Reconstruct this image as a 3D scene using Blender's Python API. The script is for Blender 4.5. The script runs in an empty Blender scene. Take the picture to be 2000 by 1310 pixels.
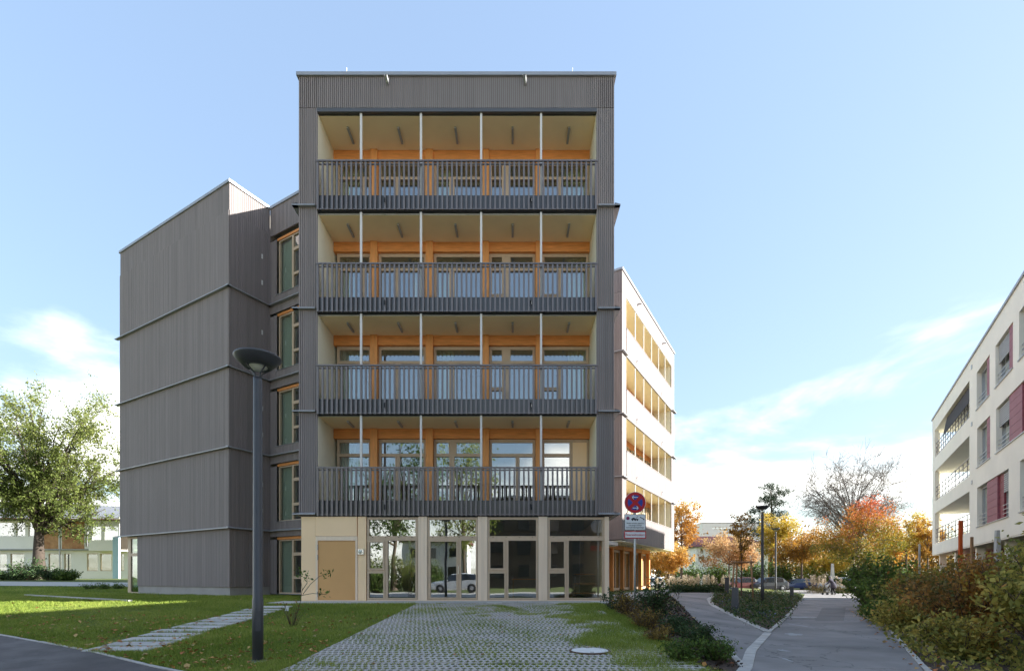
import bpy, math, random
import numpy as np
from mathutils import Vector, Matrix

random.seed(7)
RNG = np.random.default_rng(7)
SC = bpy.context.scene
COL = SC.collection

# ------------------------------------------------------------------ camera
F_PX, CX, CY, EYE = 1005.0, 1005.0, 1128.0, 0.82      # focal length / vanishing point read off the photo
cam_data = bpy.data.cameras.new('camera')
cam = bpy.data.objects.new('camera', cam_data)
COL.objects.link(cam)
cam.location = (0, 0, EYE)
cam.rotation_euler = (math.radians(90), 0, 0)
cam_data.sensor_fit = 'HORIZONTAL'
cam_data.sensor_width = 36
cam_data.lens = 36 * F_PX / 2000
cam_data.shift_x = (1000 - CX) / 2000
cam_data.shift_y = (CY - 655) / 2000
cam_data.clip_start = 0.1
cam_data.clip_end = 6000
SC.camera = cam

# ------------------------------------------------------------------ light
SUN_EL, SUN_AZ = math.radians(23.0), math.radians(88.5)     # azimuth from +Y towards +X
SUN_DIR = Vector((math.cos(SUN_EL) * math.sin(SUN_AZ), math.cos(SUN_EL) * math.cos(SUN_AZ), math.sin(SUN_EL)))
world = bpy.data.worlds.new('World')
SC.world = world
world.use_nodes = True
wn, wl = world.node_tree.nodes, world.node_tree.links
for n_ in list(wn):
    wn.remove(n_)
w_out = wn.new('ShaderNodeOutputWorld')
w_bg = wn.new('ShaderNodeBackground')
w_sky = wn.new('ShaderNodeTexSky')
w_sky.sky_type = 'NISHITA'
w_sky.sun_disc = False
w_sky.sun_elevation = SUN_EL
w_sky.sun_rotation = SUN_AZ
w_sky.altitude = 400
w_sky.air_density = 1.0
w_sky.dust_density = 0.9
w_sky.ozone_density = 1.2
w_bg.inputs['Strength'].default_value = 0.15
# clouds: noise over the direction, projected on a flat layer, thickest towards the horizon all the way round
w_tc = wn.new('ShaderNodeTexCoord')
w_sep = wn.new('ShaderNodeSeparateXYZ')
wl.new(w_tc.outputs['Generated'], w_sep.inputs[0])
def wmath(op, a, b=None, clamp=False):
    m = wn.new('ShaderNodeMath'); m.operation = op; m.use_clamp = clamp
    for i, v in enumerate((a, b)):
        if v is None: continue
        if isinstance(v, (int, float)): m.inputs[i].default_value = v
        else: wl.new(v, m.inputs[i])
    return m.outputs[0]
w_den = wmath('ADD', wmath('MAXIMUM', w_sep.outputs['Z'], 0.0), 0.22)
w_cmb = wn.new('ShaderNodeCombineXYZ')
wl.new(wmath('DIVIDE', w_sep.outputs['X'], w_den), w_cmb.inputs[0])
wl.new(wmath('DIVIDE', w_sep.outputs['Y'], w_den), w_cmb.inputs[1])
wl.new(wmath('MULTIPLY', w_sep.outputs['Z'], 3.0), w_cmb.inputs[2])
w_noise = wn.new('ShaderNodeTexNoise')
w_noise.inputs['Scale'].default_value = 1.05
w_noise.inputs['Detail'].default_value = 9
w_noise.inputs['Roughness'].default_value = 0.53
w_noise.inputs['Distortion'].default_value = 0.25
w_map = wn.new('ShaderNodeMapping')
w_map.inputs['Location'].default_value = (1.52, 7.28, 1.09)
wl.new(w_cmb.outputs[0], w_map.inputs[0]); wl.new(w_map.outputs[0], w_noise.inputs['Vector'])
w_low = wn.new('ShaderNodeMapRange'); w_low.interpolation_type = 'SMOOTHSTEP'
w_low.inputs['From Min'].default_value = 0.05; w_low.inputs['From Max'].default_value = 0.60
w_low.inputs['To Min'].default_value = 0.185; w_low.inputs['To Max'].default_value = -0.25
wl.new(w_sep.outputs['Z'], w_low.inputs['Value'])
w_cl = wn.new('ShaderNodeMapRange'); w_cl.interpolation_type = 'SMOOTHSTEP'
w_cl.inputs['From Min'].default_value = 0.53; w_cl.inputs['From Max'].default_value = 0.80
w_cl.inputs['To Min'].default_value = 0.04; w_cl.inputs['To Max'].default_value = 0.95
wl.new(wmath('ADD', w_noise.outputs['Fac'], w_low.outputs[0]), w_cl.inputs['Value'])
w_mix = wn.new('ShaderNodeMix'); w_mix.data_type = 'RGBA'
# sky luminance compressed alike in every direction to tone down the bright horizon
w_bw = wn.new('ShaderNodeRGBToBW'); wl.new(w_sky.outputs[0], w_bw.inputs[0])
w_sc = wn.new('ShaderNodeVectorMath'); w_sc.operation = 'SCALE'
wl.new(w_sky.outputs[0], w_sc.inputs[0]); wl.new(wmath('MULTIPLY', wmath('POWER', wmath('MAXIMUM', w_bw.outputs[0], 0.05), -0.55), 0.72), w_sc.inputs['Scale'])
wl.new(w_cl.outputs[0], w_mix.inputs[0]); wl.new(w_sc.outputs[0], w_mix.inputs[6])
w_mix.inputs[7].default_value = (4.8, 4.72, 4.64, 1)
wl.new(w_mix.outputs[2], w_bg.inputs['Color'])
wl.new(w_bg.outputs[0], w_out.inputs[0])

sun_data = bpy.data.lights.new('sun', 'SUN')
sun_data.energy = 3.8
sun_data.angle = math.radians(0.53)
sun_data.color = (0.98, 0.99, 1.0)
sun = bpy.data.objects.new('sun', sun_data)
COL.objects.link(sun)
sun.rotation_mode = 'QUATERNION'
sun.rotation_quaternion = SUN_DIR.to_track_quat('Z', 'Y')
sun.location = (30, 0, 40)

SC.view_settings.view_transform = 'Standard'
SC.view_settings.look = 'None'
SC.view_settings.exposure = 2.16
SC.view_settings.use_white_balance = True
SC.view_settings.white_balance_temperature = 6750
SC.view_settings.white_balance_tint = 6
SC.view_settings.gamma = 1.0
SC.view_settings.use_curve_mapping = False
SC.cycles.use_adaptive_sampling = True
SC.cycles.adaptive_threshold = 0.015
SC.cycles.use_denoising = True
SC.cycles.max_bounces = 9
SC.cycles.diffuse_bounces = 6
SC.cycles.glossy_bounces = 3
SC.cycles.transparent_max_bounces = 10
SC.cycles.caustics_reflective = False
SC.cycles.caustics_refractive = False

# ------------------------------------------------------------------ materials
def mat(name, col, rough=0.7, var=0.12, scale=6.0, stretch=(1, 1, 1), bump=0.0, bscale=None, metal=0.0, spec=0.4,
        tone=0.0, col2=None, detail=5.0, c2lo=0.45, c2hi=0.65, coat=0.0, crack=0.0):
    """Principled with noise-driven value changes; tone: strength of the per-piece 'tone' attribute; col2: a second colour in noise patches."""
    m = bpy.data.materials.new(name); m.use_nodes = True
    nt = m.node_tree; N, L = nt.nodes, nt.links
    bs = N['Principled BSDF']
    bs.inputs['Roughness'].default_value = rough
    bs.inputs['Metallic'].default_value = metal
    bs.inputs['Specular IOR Level'].default_value = spec
    bs.inputs['Coat Weight'].default_value = coat
    tc = N.new('ShaderNodeTexCoord'); mp = N.new('ShaderNodeMapping')
    mp.inputs['Scale'].default_value = stretch
    L.new(tc.outputs['Object'], mp.inputs[0])
    nz = N.new('ShaderNodeTexNoise'); nz.inputs['Scale'].default_value = scale; nz.inputs['Detail'].default_value = detail
    L.new(mp.outputs[0], nz.inputs['Vector'])
    mr = N.new('ShaderNodeMapRange'); mr.inputs['From Min'].default_value = 0.25; mr.inputs['From Max'].default_value = 0.75
    mr.inputs['To Min'].default_value = 1 - var; mr.inputs['To Max'].default_value = 1 + var
    L.new(nz.outputs['Fac'], mr.inputs['Value'])
    val = mr.outputs[0]
    if tone:
        at = N.new('ShaderNodeAttribute'); at.attribute_name = 'tone'
        m2 = N.new('ShaderNodeMapRange'); m2.inputs['To Min'].default_value = 1 - tone; m2.inputs['To Max'].default_value = 1 + tone
        L.new(at.outputs['Fac'], m2.inputs['Value'])
        mm = N.new('ShaderNodeMath'); mm.operation = 'MULTIPLY'
        L.new(val, mm.inputs[0]); L.new(m2.outputs[0], mm.inputs[1]); val = mm.outputs[0]
    if crack:                                    # fine branching cracks and broad stains
        dn = N.new('ShaderNodeTexNoise'); dn.inputs['Scale'].default_value = 2.5; dn.inputs['Detail'].default_value = 6
        L.new(mp.outputs[0], dn.inputs['Vector'])
        av = N.new('ShaderNodeVectorMath'); av.operation = 'ADD'; L.new(mp.outputs[0], av.inputs[0]); L.new(dn.outputs['Color'], av.inputs[1])
        vo = N.new('ShaderNodeTexVoronoi'); vo.feature = 'DISTANCE_TO_EDGE'; vo.inputs['Scale'].default_value = 0.42; L.new(av.outputs[0], vo.inputs['Vector'])
        ln = N.new('ShaderNodeMapRange'); ln.inputs['From Min'].default_value = 0.002; ln.inputs['From Max'].default_value = 0.010; ln.inputs['To Min'].default_value = 1-crack; ln.inputs['To Max'].default_value = 1.0
        L.new(vo.outputs['Distance'], ln.inputs['Value'])
        st_ = N.new('ShaderNodeTexNoise'); st_.inputs['Scale'].default_value = 0.45; st_.inputs['Detail'].default_value = 8; st_.inputs['Roughness'].default_value = 0.65; L.new(mp.outputs[0], st_.inputs['Vector'])
        sr = N.new('ShaderNodeMapRange'); sr.inputs['From Min'].default_value = 0.3; sr.inputs['From Max'].default_value = 0.7; sr.inputs['To Min'].default_value = 0.82; sr.inputs['To Max'].default_value = 1.14; L.new(st_.outputs['Fac'], sr.inputs['Value'])
        for q_ in (ln.outputs[0], sr.outputs[0]):
            mm = N.new('ShaderNodeMath'); mm.operation = 'MULTIPLY'; L.new(val, mm.inputs[0]); L.new(q_, mm.inputs[1]); val = mm.outputs[0]
    base = N.new('ShaderNodeRGB'); base.outputs[0].default_value = (*col, 1)
    bo = base.outputs[0]
    if col2:
        n2 = N.new('ShaderNodeTexNoise'); n2.inputs['Scale'].default_value = scale * 0.37; n2.inputs['Detail'].default_value = 6
        L.new(mp.outputs[0], n2.inputs['Vector'])
        r2 = N.new('ShaderNodeMapRange'); r2.interpolation_type = 'SMOOTHSTEP'
        r2.inputs['From Min'].default_value = c2lo; r2.inputs['From Max'].default_value = c2hi
        L.new(n2.outputs['Fac'], r2.inputs['Value'])
        mx = N.new('ShaderNodeMix'); mx.data_type = 'RGBA'
        L.new(r2.outputs[0], mx.inputs[0]); L.new(bo, mx.inputs[6]); mx.inputs[7].default_value = (*col2, 1)
        bo = mx.outputs[2]
    vm = N.new('ShaderNodeVectorMath'); vm.operation = 'SCALE'
    L.new(bo, vm.inputs[0]); L.new(val, vm.inputs['Scale'])
    L.new(vm.outputs[0], bs.inputs['Base Color'])
    if bump:
        bz = N.new('ShaderNodeTexNoise'); bz.inputs['Scale'].default_value = bscale or scale * 4; bz.inputs['Detail'].default_value = 4
        L.new(mp.outputs[0], bz.inputs['Vector'])
        bp = N.new('ShaderNodeBump'); bp.inputs['Strength'].default_value = bump; bp.inputs['Distance'].default_value = 0.01
        L.new(bz.outputs['Fac'], bp.inputs['Height']); L.new(bp.outputs[0], bs.inputs['Normal'])
    return m

def leaf_mat(name, cols, trans=0.35, rough=0.6):
    """foliage: colour ramp over the per-leaf 'tone' attribute, partly translucent"""
    m = bpy.data.materials.new(name); m.use_nodes = True
    nt = m.node_tree; N, L = nt.nodes, nt.links
    bs = N['Principled BSDF']; out = N['Material Output']
    bs.inputs['Roughness'].default_value = rough; bs.inputs['Specular IOR Level'].default_value = 0.25
    at = N.new('ShaderNodeAttribute'); at.attribute_name = 'tone'
    cr = N.new('ShaderNodeValToRGB')
    el = cr.color_ramp.elements
    k = len(cols)
    while len(el) < k: el.new(0.5)
    for i, c in enumerate(cols):
        el[i].position = i / max(1, k - 1); el[i].color = (*c, 1)
    L.new(at.outputs['Fac'], cr.inputs[0])
    L.new(cr.outputs[0], bs.inputs['Base Color'])
    if trans:
        tr = N.new('ShaderNodeBsdfTranslucent'); L.new(cr.outputs[0], tr.inputs[0])
        mx = N.new('ShaderNodeMixShader'); mx.inputs[0].default_value = trans
        L.new(bs.outputs[0], mx.inputs[1]); L.new(tr.outputs[0], mx.inputs[2]); L.new(mx.outputs[0], out.inputs[0])
    return m

def glass_mat(name, tint, refl=0.22):
    m = bpy.data.materials.new(name); m.use_nodes = True
    nt = m.node_tree; N, L = nt.nodes, nt.links
    out = N['Material Output']; N.remove(N['Principled BSDF'])
    tr = N.new('ShaderNodeBsdfTransparent'); tr.inputs[0].default_value = (*tint, 1)
    gl = N.new('ShaderNodeBsdfGlossy'); gl.inputs['Roughness'].default_value = 0.012; gl.inputs[0].default_value = (0.95, 0.97, 1, 1)
    lw = N.new('ShaderNodeLayerWeight'); lw.inputs['Blend'].default_value = 0.5
    pw = N.new('ShaderNodeMath'); pw.operation = 'POWER'; pw.inputs[1].default_value = 4.0; L.new(lw.outputs['Facing'], pw.inputs[0])
    fr = N.new('ShaderNodeMath'); fr.operation = 'MULTIPLY'; fr.inputs[1].default_value = 0.75; L.new(pw.outputs[0], fr.inputs[0])
    # slight waviness of real panes
    tc = N.new('ShaderNodeTexCoord'); nz = N.new('ShaderNodeTexNoise'); nz.inputs['Scale'].default_value = 0.9; nz.inputs['Detail'].default_value = 1
    L.new(tc.outputs['Object'], nz.inputs['Vector'])
    bp = N.new('ShaderNodeBump'); bp.inputs['Strength'].default_value = 0.06; bp.inputs['Distance'].default_value = 0.05
    L.new(nz.outputs['Fac'], bp.inputs['Height']); L.new(bp.outputs[0], gl.inputs['Normal'])
    ad = N.new('ShaderNodeMath'); ad.operation = 'ADD'; ad.use_clamp = True; ad.inputs[1].default_value = refl
    L.new(fr.outputs[0], ad.inputs[0])
    mx = N.new('ShaderNodeMixShader')
    L.new(ad.outputs[0], mx.inputs[0]); L.new(tr.outputs[0], mx.inputs[1]); L.new(gl.outputs[0], mx.inputs[2])
    L.new(mx.outputs[0], out.inputs[0])
    return m

M = {}
M['clad'] = mat('grey_glazed_larch', (0.25, 0.207, 0.196), 0.75, 0.08, 1.6, (9, 9, 0.5), tone=0.09, bump=0.25, bscale=9, detail=8)
M['cap'] = mat('grey_sheet_metal', (0.36, 0.36, 0.38), 0.45, 0.06, 2.0, metal=0.3)
M['plaster'] = mat('cream_plaster', (0.82, 0.77, 0.60), 0.85, 0.04, 2.0, bump=0.05)
M['ceil'] = mat('ochre_ceiling_paint', (0.98, 0.79, 0.50), 0.8, 0.05, 1.2)
M['timber'] = mat('orange_spruce_glulam', (0.76, 0.30, 0.09), 0.6, 0.16, 2.2, (1.2, 9, 9), col2=(0.66, 0.24, 0.06), c2lo=0.5, c2hi=0.8)
M['timber_v'] = mat('orange_spruce_post', (0.78, 0.33, 0.105), 0.6, 0.14, 2.2, (9, 9, 1.2), col2=(0.68, 0.27, 0.075), c2lo=0.5, c2hi=0.8)
M['frame'] = mat('taupe_window_frame', (0.56, 0.41, 0.28), 0.5, 0.06, 3.0, (4, 4, 1))
M['gf'] = mat('sand_wall_panel', (0.97, 0.68, 0.41), 0.6, 0.03, 1.0)
M['gfpier'] = mat('pale_sand_boards', (0.88, 0.68, 0.50), 0.6, 0.05, 2.0, (6, 6, 0.5), tone=0.05)
M['door'] = mat('bronze_door_leaf', (0.66, 0.36, 0.14), 0.45, 0.04, 1.5)
M['rail'] = mat('anthracite_steel', (0.205, 0.178, 0.176), 0.42, 0.06, 3.0, metal=0.35, tone=0.06)
M['band'] = mat('anthracite_sheet', (0.125, 0.118, 0.115), 0.33, 0.06, 1.2, metal=0.45)
M['post'] = mat('white_steel_post', (0.70, 0.66, 0.62), 0.4, 0.03)
M['dark'] = mat('dark_trim_and_gap_shade', (0.02, 0.02, 0.022), 0.7, 0.1)
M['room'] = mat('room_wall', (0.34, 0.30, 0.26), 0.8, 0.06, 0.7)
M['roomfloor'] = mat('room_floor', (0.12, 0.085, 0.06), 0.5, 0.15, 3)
M['slab'] = mat('concrete_slab', (0.36, 0.35, 0.34), 0.8, 0.1, 2.0)
M['roof'] = mat('roof_gravel', (0.25, 0.25, 0.25), 0.9, 0.2, 20)
M['plinth'] = mat('plinth_render', (0.36, 0.33, 0.31), 0.85, 0.1, 2.0, bump=0.1)
M['chrome'] = mat('stainless_steel', (0.62, 0.61, 0.60), 0.25, 0.05, metal=0.9)
M['glass'] = glass_mat('window_glass', (0.95, 0.98, 0.96), 0.21)
M['glass_green'] = glass_mat('green_window_glass', (0.45, 0.62, 0.47), 0.16)
M['curtain_g'] = mat('green_curtain', (0.40, 0.50, 0.27), 0.9, 0.08, 3)
M['curtain_w'] = mat('pale_curtain', (0.60, 0.60, 0.46), 0.9, 0.08, 3)
M['green_wall'] = mat('pale_green_wall', (0.42, 0.50, 0.37), 0.8, 0.05, 2)
M['curtain_t'] = mat('teal_curtain', (0.22, 0.36, 0.29), 0.9, 0.08, 3)
M['asphalt'] = mat('asphalt', (0.27, 0.24, 0.224), 0.85, 0.22, 1.3, bump=0.35, bscale=120, col2=(0.21, 0.19, 0.18), detail=9, crack=0.45)
M['asphalt_dark'] = mat('fresh_asphalt', (0.10, 0.084, 0.08), 0.75, 0.3, 1.8, bump=0.45, bscale=110, col2=(0.14, 0.12, 0.115), detail=9, crack=0.3)
M['concrete'] = mat('pale_concrete', (0.50, 0.46, 0.42), 0.85, 0.16, 5.0, bump=0.25, bscale=60, tone=0.1)
M['paver'] = mat('grid_paver_concrete', (0.50, 0.445, 0.40), 0.85, 0.16, 9.0, bump=0.2, bscale=80)
M['soil'] = mat('dark_soil', (0.035, 0.028, 0.016), 0.95, 0.4, 6.0, bump=0.5, bscale=40, col2=(0.05, 0.06, 0.018))
M['mulch'] = mat('bark_mulch', (0.075, 0.048, 0.034), 0.95, 0.6, 14.0, bump=1.0, bscale=45, col2=(0.08, 0.05, 0.035))
M['turf'] = mat('turf', (0.09, 0.115, 0.02), 0.95, 0.4, 3.0, bump=0.6, bscale=50, col2=(0.11, 0.12, 0.028))
M['bark'] = mat('bark', (0.12, 0.085, 0.06), 0.9, 0.35, 4.0, (5, 5, 1), bump=0.7, bscale=14)
M['bark_grey'] = mat('grey_bark', (0.15, 0.12, 0.105), 0.9, 0.3, 4.0, (5, 5, 1), bump=0.5, bscale=14)
M['twig'] = mat('twig', (0.10, 0.065, 0.045), 0.9, 0.2, 8.0)
M['stake'] = mat('peeled_stake_wood', (0.36, 0.21, 0.11), 0.8, 0.2, 5.0, (5, 5, 1))
M['lamp'] = mat('anthracite_lamp_paint', (0.07, 0.07, 0.078), 0.38, 0.08, 3.0, metal=0.2, spec=0.5)
M['lampglass'] = mat('frosted_lamp_glass', (0.62, 0.62, 0.52), 0.3, 0.05)
M['white'] = mat('white_render', (0.90, 0.85, 0.78), 0.85, 0.04, 1.0)
M['cream'] = mat('cream_render', (0.92, 0.88, 0.78), 0.85, 0.05, 0.8, bump=0.08, bscale=40)
M['redpanel'] = mat('red_fibre_panel', (0.235, 0.045, 0.055), 0.6, 0.08, 2.0)
M['redpanel2'] = mat('pale_red_fibre_panel', (0.30, 0.10, 0.125), 0.6, 0.08, 2.0)
M['alu'] = mat('aluminium', (0.42, 0.42, 0.43), 0.4, 0.05, metal=0.5)
M['blind'] = mat('grey_blind', (0.40, 0.40, 0.40), 0.5, 0.05)
M['awning'] = mat('dark_awning_cloth', (0.06, 0.055, 0.058), 0.9, 0.1)
M['tile'] = mat('red_roof_tiles', (0.17, 0.055, 0.045), 0.8, 0.2, 3.0)
M['slate'] = mat('grey_roof_sheet', (0.24, 0.235, 0.245), 0.6, 0.1, 2.0)
M['brick'] = mat('orange_brick', (0.50, 0.27, 0.13), 0.85, 0.2, 3.0, col2=(0.42, 0.19, 0.09))
M['teal'] = mat('pale_blue_panel', (0.42, 0.60, 0.70), 0.6, 0.04)
M['black'] = mat('black_rubber', (0.015, 0.015, 0.017), 0.7, 0.1)
M['orange'] = mat('orange_paint', (0.55, 0.09, 0.015), 0.6, 0.1, 3.0)
M['stone'] = mat('pale_stone', (0.50, 0.49, 0.47), 0.8, 0.12, 4.0, bump=0.2)
M['sg_white'] = mat('sign_white', (0.75, 0.75, 0.76), 0.4, 0.03)
M['sg_red'] = mat('sign_red', (0.48, 0.012, 0.02), 0.4, 0.04)
M['sg_blue'] = mat('sign_blue', (0.02, 0.05, 0.32), 0.4, 0.04)
M['sg_black'] = mat('sign_black', (0.02, 0.02, 0.024), 0.5, 0.04)
M['sg_purple'] = mat('sign_crimson', (0.25, 0.02, 0.10), 0.5, 0.04)
M['galv'] = mat('galvanised_pole', (0.52, 0.52, 0.50), 0.45, 0.06, metal=0.3)
M['puddle'] = mat('pale_worn_patch', (0.36, 0.345, 0.34), 0.7, 0.2, 4.0)
M['pale_lid'] = mat('pale_concrete_lid', (0.74, 0.70, 0.66), 0.8, 0.12, 8.0, bump=0.2, bscale=80)
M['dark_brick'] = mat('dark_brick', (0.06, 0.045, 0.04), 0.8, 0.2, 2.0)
M['asphalt_patch'] = mat('asphalt_repair', (0.18, 0.162, 0.152), 0.85, 0.2, 1.3, bump=0.35, bscale=120)
M['rust'] = mat('rusty_iron', (0.10, 0.055, 0.03), 0.8, 0.3, 8)

L_GRASS = leaf_mat('grass_blades', [(0.115, 0.165, 0.024), (0.22, 0.285, 0.042), (0.33, 0.375, 0.07), (0.48, 0.43, 0.14)], 0.3)
L_FALL = leaf_mat('fallen_leaves', [(0.26, 0.09, 0.03), (0.48, 0.16, 0.045), (0.58, 0.32, 0.10), (0.62, 0.47, 0.25)], 0.15)

# ------------------------------------------------------------------ mesh builder
class MB:
    def __init__(s): s.v = []; s.f = []; s.t = []; s.m = []; s.slot = 0; s.T = None
    def p(s, a):
        s.v.append(tuple(s.T(*a)) if s.T else tuple(a)); return len(s.v) - 1
    def face(s, pts, tone=0.5):
        s.f.append([s.p(q) for q in pts]); s.t.append(tone); s.m.append(s.slot)
    def box(s, x0, x1, y0, y1, z0, z1, tone=0.5):
        c = [(x0,y0,z0),(x1,y0,z0),(x1,y1,z0),(x0,y1,z0),(x0,y0,z1),(x1,y0,z1),(x1,y1,z1),(x0,y1,z1)]
        i = [s.p(q) for q in c]
        for q in ((0,3,2,1),(4,5,6,7),(0,1,5,4),(1,2,6,5),(2,3,7,6),(3,0,4,7)):
            s.f.append([i[k] for k in q]); s.t.append(tone); s.m.append(s.slot)
    def prism(s, poly, z0, z1, tone=0.5):
        a = [s.p((x, y, z0)) for x, y in poly]; b = [s.p((x, y, z1)) for x, y in poly]; n = len(poly)
        s.f += [a[::-1], b]; s.t += [tone]*2; s.m += [s.slot]*2
        for k in range(n):
            s.f.append([a[k], a[(k+1)%n], b[(k+1)%n], b[k]]); s.t.append(tone); s.m.append(s.slot)
    def tube(s, pts, rad, n=8, cap=True, tone=0.5):
        P = [Vector(q) for q in pts]; rings = []
        ref = Vector((0.31, 0.17, 0.93)).normalized()
        for k, q in enumerate(P):
            d = (P[min(k+1, len(P)-1)] - P[max(k-1, 0)])
            d = d.normalized() if d.length > 1e-9 else Vector((0, 0, 1))
            if abs(d.dot(ref)) > 0.98: ref2 = Vector((1, 0, 0))
            else: ref2 = ref
            e1 = d.cross(ref2).normalized(); e2 = d.cross(e1)
            r = rad[k] if hasattr(rad, '__len__') else rad
            rings.append([s.p(q + (e1*math.cos(2*math.pi*j/n) + e2*math.sin(2*math.pi*j/n))*r) for j in range(n)])
        for k in range(len(rings)-1):
            for j in range(n):
                s.f.append([rings[k][j], rings[k][(j+1)%n], rings[k+1][(j+1)%n], rings[k+1][j]]); s.t.append(tone); s.m.append(s.slot)
        if cap:
            s.f += [rings[0][::-1], rings[-1]]; s.t += [tone]*2; s.m += [s.slot]*2
    def lathe(s, prof, c=(0, 0, 0), n=24, tone=0.5, axis='z'):
        rings = []
        for r, z in prof:
            ring = []
            for j in range(n):
                a = 2*math.pi*j/n
                q = (r*math.cos(a), r*math.sin(a), z)
                if axis == 'y': q = (q[0], q[2], q[1])
                if axis == 'x': q = (q[2], q[0], q[1])
                ring.append(s.p((c[0]+q[0], c[1]+q[1], c[2]+q[2])))
            rings.append(ring)
        for k in range(len(rings)-1):
            for j in range(n):
                s.f.append([rings[k][j], rings[k][(j+1)%n], rings[k+1][(j+1)%n], rings[k+1][j]]); s.t.append(tone); s.m.append(s.slot)
        if prof[0][0] > 1e-6: s.f.append(rings[0][::-1]); s.t.append(tone); s.m.append(s.slot)
        if prof[-1][0] > 1e-6: s.f.append(rings[-1]); s.t.append(tone); s.m.append(s.slot)
    def framed(s, x0, x1, z0, z1, holes, d0=0.0, dep=0.08, tone=0.5, sides=True):
        """a sheet in local (along, depth, z) with rectangular holes and reveals going inwards"""
        xs = sorted({x0, x1, *[q for hh in holes for q in hh[:2]]}); zs = sorted({z0, z1, *[q for hh in holes for q in hh[2:]]})
        for i in range(len(xs)-1):
            for k in range(len(zs)-1):
                xm, zm = (xs[i]+xs[i+1])/2, (zs[k]+zs[k+1])/2
                if not (x0 < xm < x1 and z0 < zm < z1): continue
                if any(a < xm < b and c < zm < d for a, b, c, d in holes): continue
                s.face([(xs[i], d0, zs[k]), (xs[i+1], d0, zs[k]), (xs[i+1], d0, zs[k+1]), (xs[i], d0, zs[k+1])], tone)
        for a, b, c, d in holes:
            s.face([(a, d0, c), (a, d0, d), (a, d0+dep, d), (a, d0+dep, c)], tone); s.face([(b, d0, d), (b, d0, c), (b, d0+dep, c), (b, d0+dep, d)], tone)
            s.face([(a, d0, c), (a, d0+dep, c), (b, d0+dep, c), (b, d0, c)], tone); s.face([(a, d0, d), (b, d0, d), (b, d0+dep, d), (a, d0+dep, d)], tone)
        if sides:
            s.face([(x0, d0, z0), (x0, d0+dep, z0), (x0, d0+dep, z1), (x0, d0, z1)], tone); s.face([(x1, d0, z0), (x1, d0, z1), (x1, d0+dep, z1), (x1, d0+dep, z0)], tone)
            s.face([(x0, d0, z0), (x1, d0, z0), (x1, d0+dep, z0), (x0, d0+dep, z0)], tone); s.face([(x0, d0, z1), (x0, d0+dep, z1), (x1, d0+dep, z1), (x1, d0, z1)], tone)
    def ribs(s, a0, a1, z0, z1, pitch=0.07, gap=0.021, dep=0.036, d0=0.0):
        """vertical boards standing proud of a backing sheet at depth d0 + dep"""
        n = max(1, round((a1-a0)/pitch)); w = (a1-a0)/n
        s.face([(a0, d0+dep, z0), (a1, d0+dep, z0), (a1, d0+dep, z1), (a0, d0+dep, z1)], 0.0)
        for k in range(n):
            l, r = a0+k*w+gap/2, a0+(k+1)*w-gap/2; t = random.random(); q = d0 + random.uniform(0, 0.003)
            zz = z0 + random.uniform(-0.004, 0.004)
            s.face([(l, q, zz), (r, q, zz), (r, q, z1), (l, q, z1)], t)
            s.face([(l, d0+dep, zz), (l, q, zz), (l, q, z1), (l, d0+dep, z1)], t)
            s.face([(r, q, zz), (r, d0+dep, zz), (r, d0+dep, z1), (r, q, z1)], t)
            s.face([(l, q, zz), (l, d0+dep, zz), (r, d0+dep, zz), (r, q, zz)], t)
    def build(s, name, mats, parent=None, smooth=False, loc=None, kind=None):
        me = bpy.data.meshes.new(name)
        me.from_pydata(s.v, [], s.f)
        if not isinstance(mats, (list, tuple)): mats = [mats]
        for m_ in mats: me.materials.append(m_)
        if len(mats) > 1: me.polygons.foreach_set('material_index', s.m)
        at = me.attributes.new('tone', 'FLOAT', 'FACE'); at.data.foreach_set('value', s.t)
        if smooth: me.polygons.foreach_set('use_smooth', [True]*len(s.f))
        me.update()
        return link(name, me, parent, loc, kind)

def link(name, me, parent=None, loc=None, kind=None):
    o = bpy.data.objects.new(name, me); COL.objects.link(o)
    if parent is not None: o.parent = parent
    if loc is not None: o.location = loc
    if kind: o['kind'] = kind
    return o

def np_mesh(name, verts, faces_n, mats, tone=None, parent=None, kind=None, smooth=False):
    """verts (N,3) laid out as consecutive faces of faces_n corners"""
    n = len(verts); nf = n // faces_n
    me = bpy.data.meshes.new(name)
    me.vertices.add(n); me.vertices.foreach_set('co', np.asarray(verts, dtype=np.float32).ravel())
    me.loops.add(n); me.loops.foreach_set('vertex_index', np.arange(n, dtype=np.int32))
    me.polygons.add(nf); me.polygons.foreach_set('loop_start', np.arange(0, n, faces_n, dtype=np.int32))
    me.polygons.foreach_set('loop_total', np.full(nf, faces_n, dtype=np.int32))
    me.materials.append(mats)
    if tone is not None:
        at = me.attributes.new('tone', 'FLOAT', 'FACE'); at.data.foreach_set('value', np.asarray(tone, dtype=np.float32))
    me.update(calc_edges=True)
    return link(name, me, parent, None, kind)

def empty(name, label=None, cat=None, group=None, loc=(0, 0, 0), rz=0.0, kind=None):
    o = bpy.data.objects.new(name, None); COL.objects.link(o)
    o.location = loc; o.rotation_euler = (0, 0, rz); o.empty_display_size = 0.2
    tag(o, label, cat, group, kind); return o

def tag(o, label=None, cat=None, group=None, kind=None):
    if label: o['label'] = label
    if cat: o['category'] = cat
    if group: o['group'] = group
    if kind: o['kind'] = kind
    return o

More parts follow.
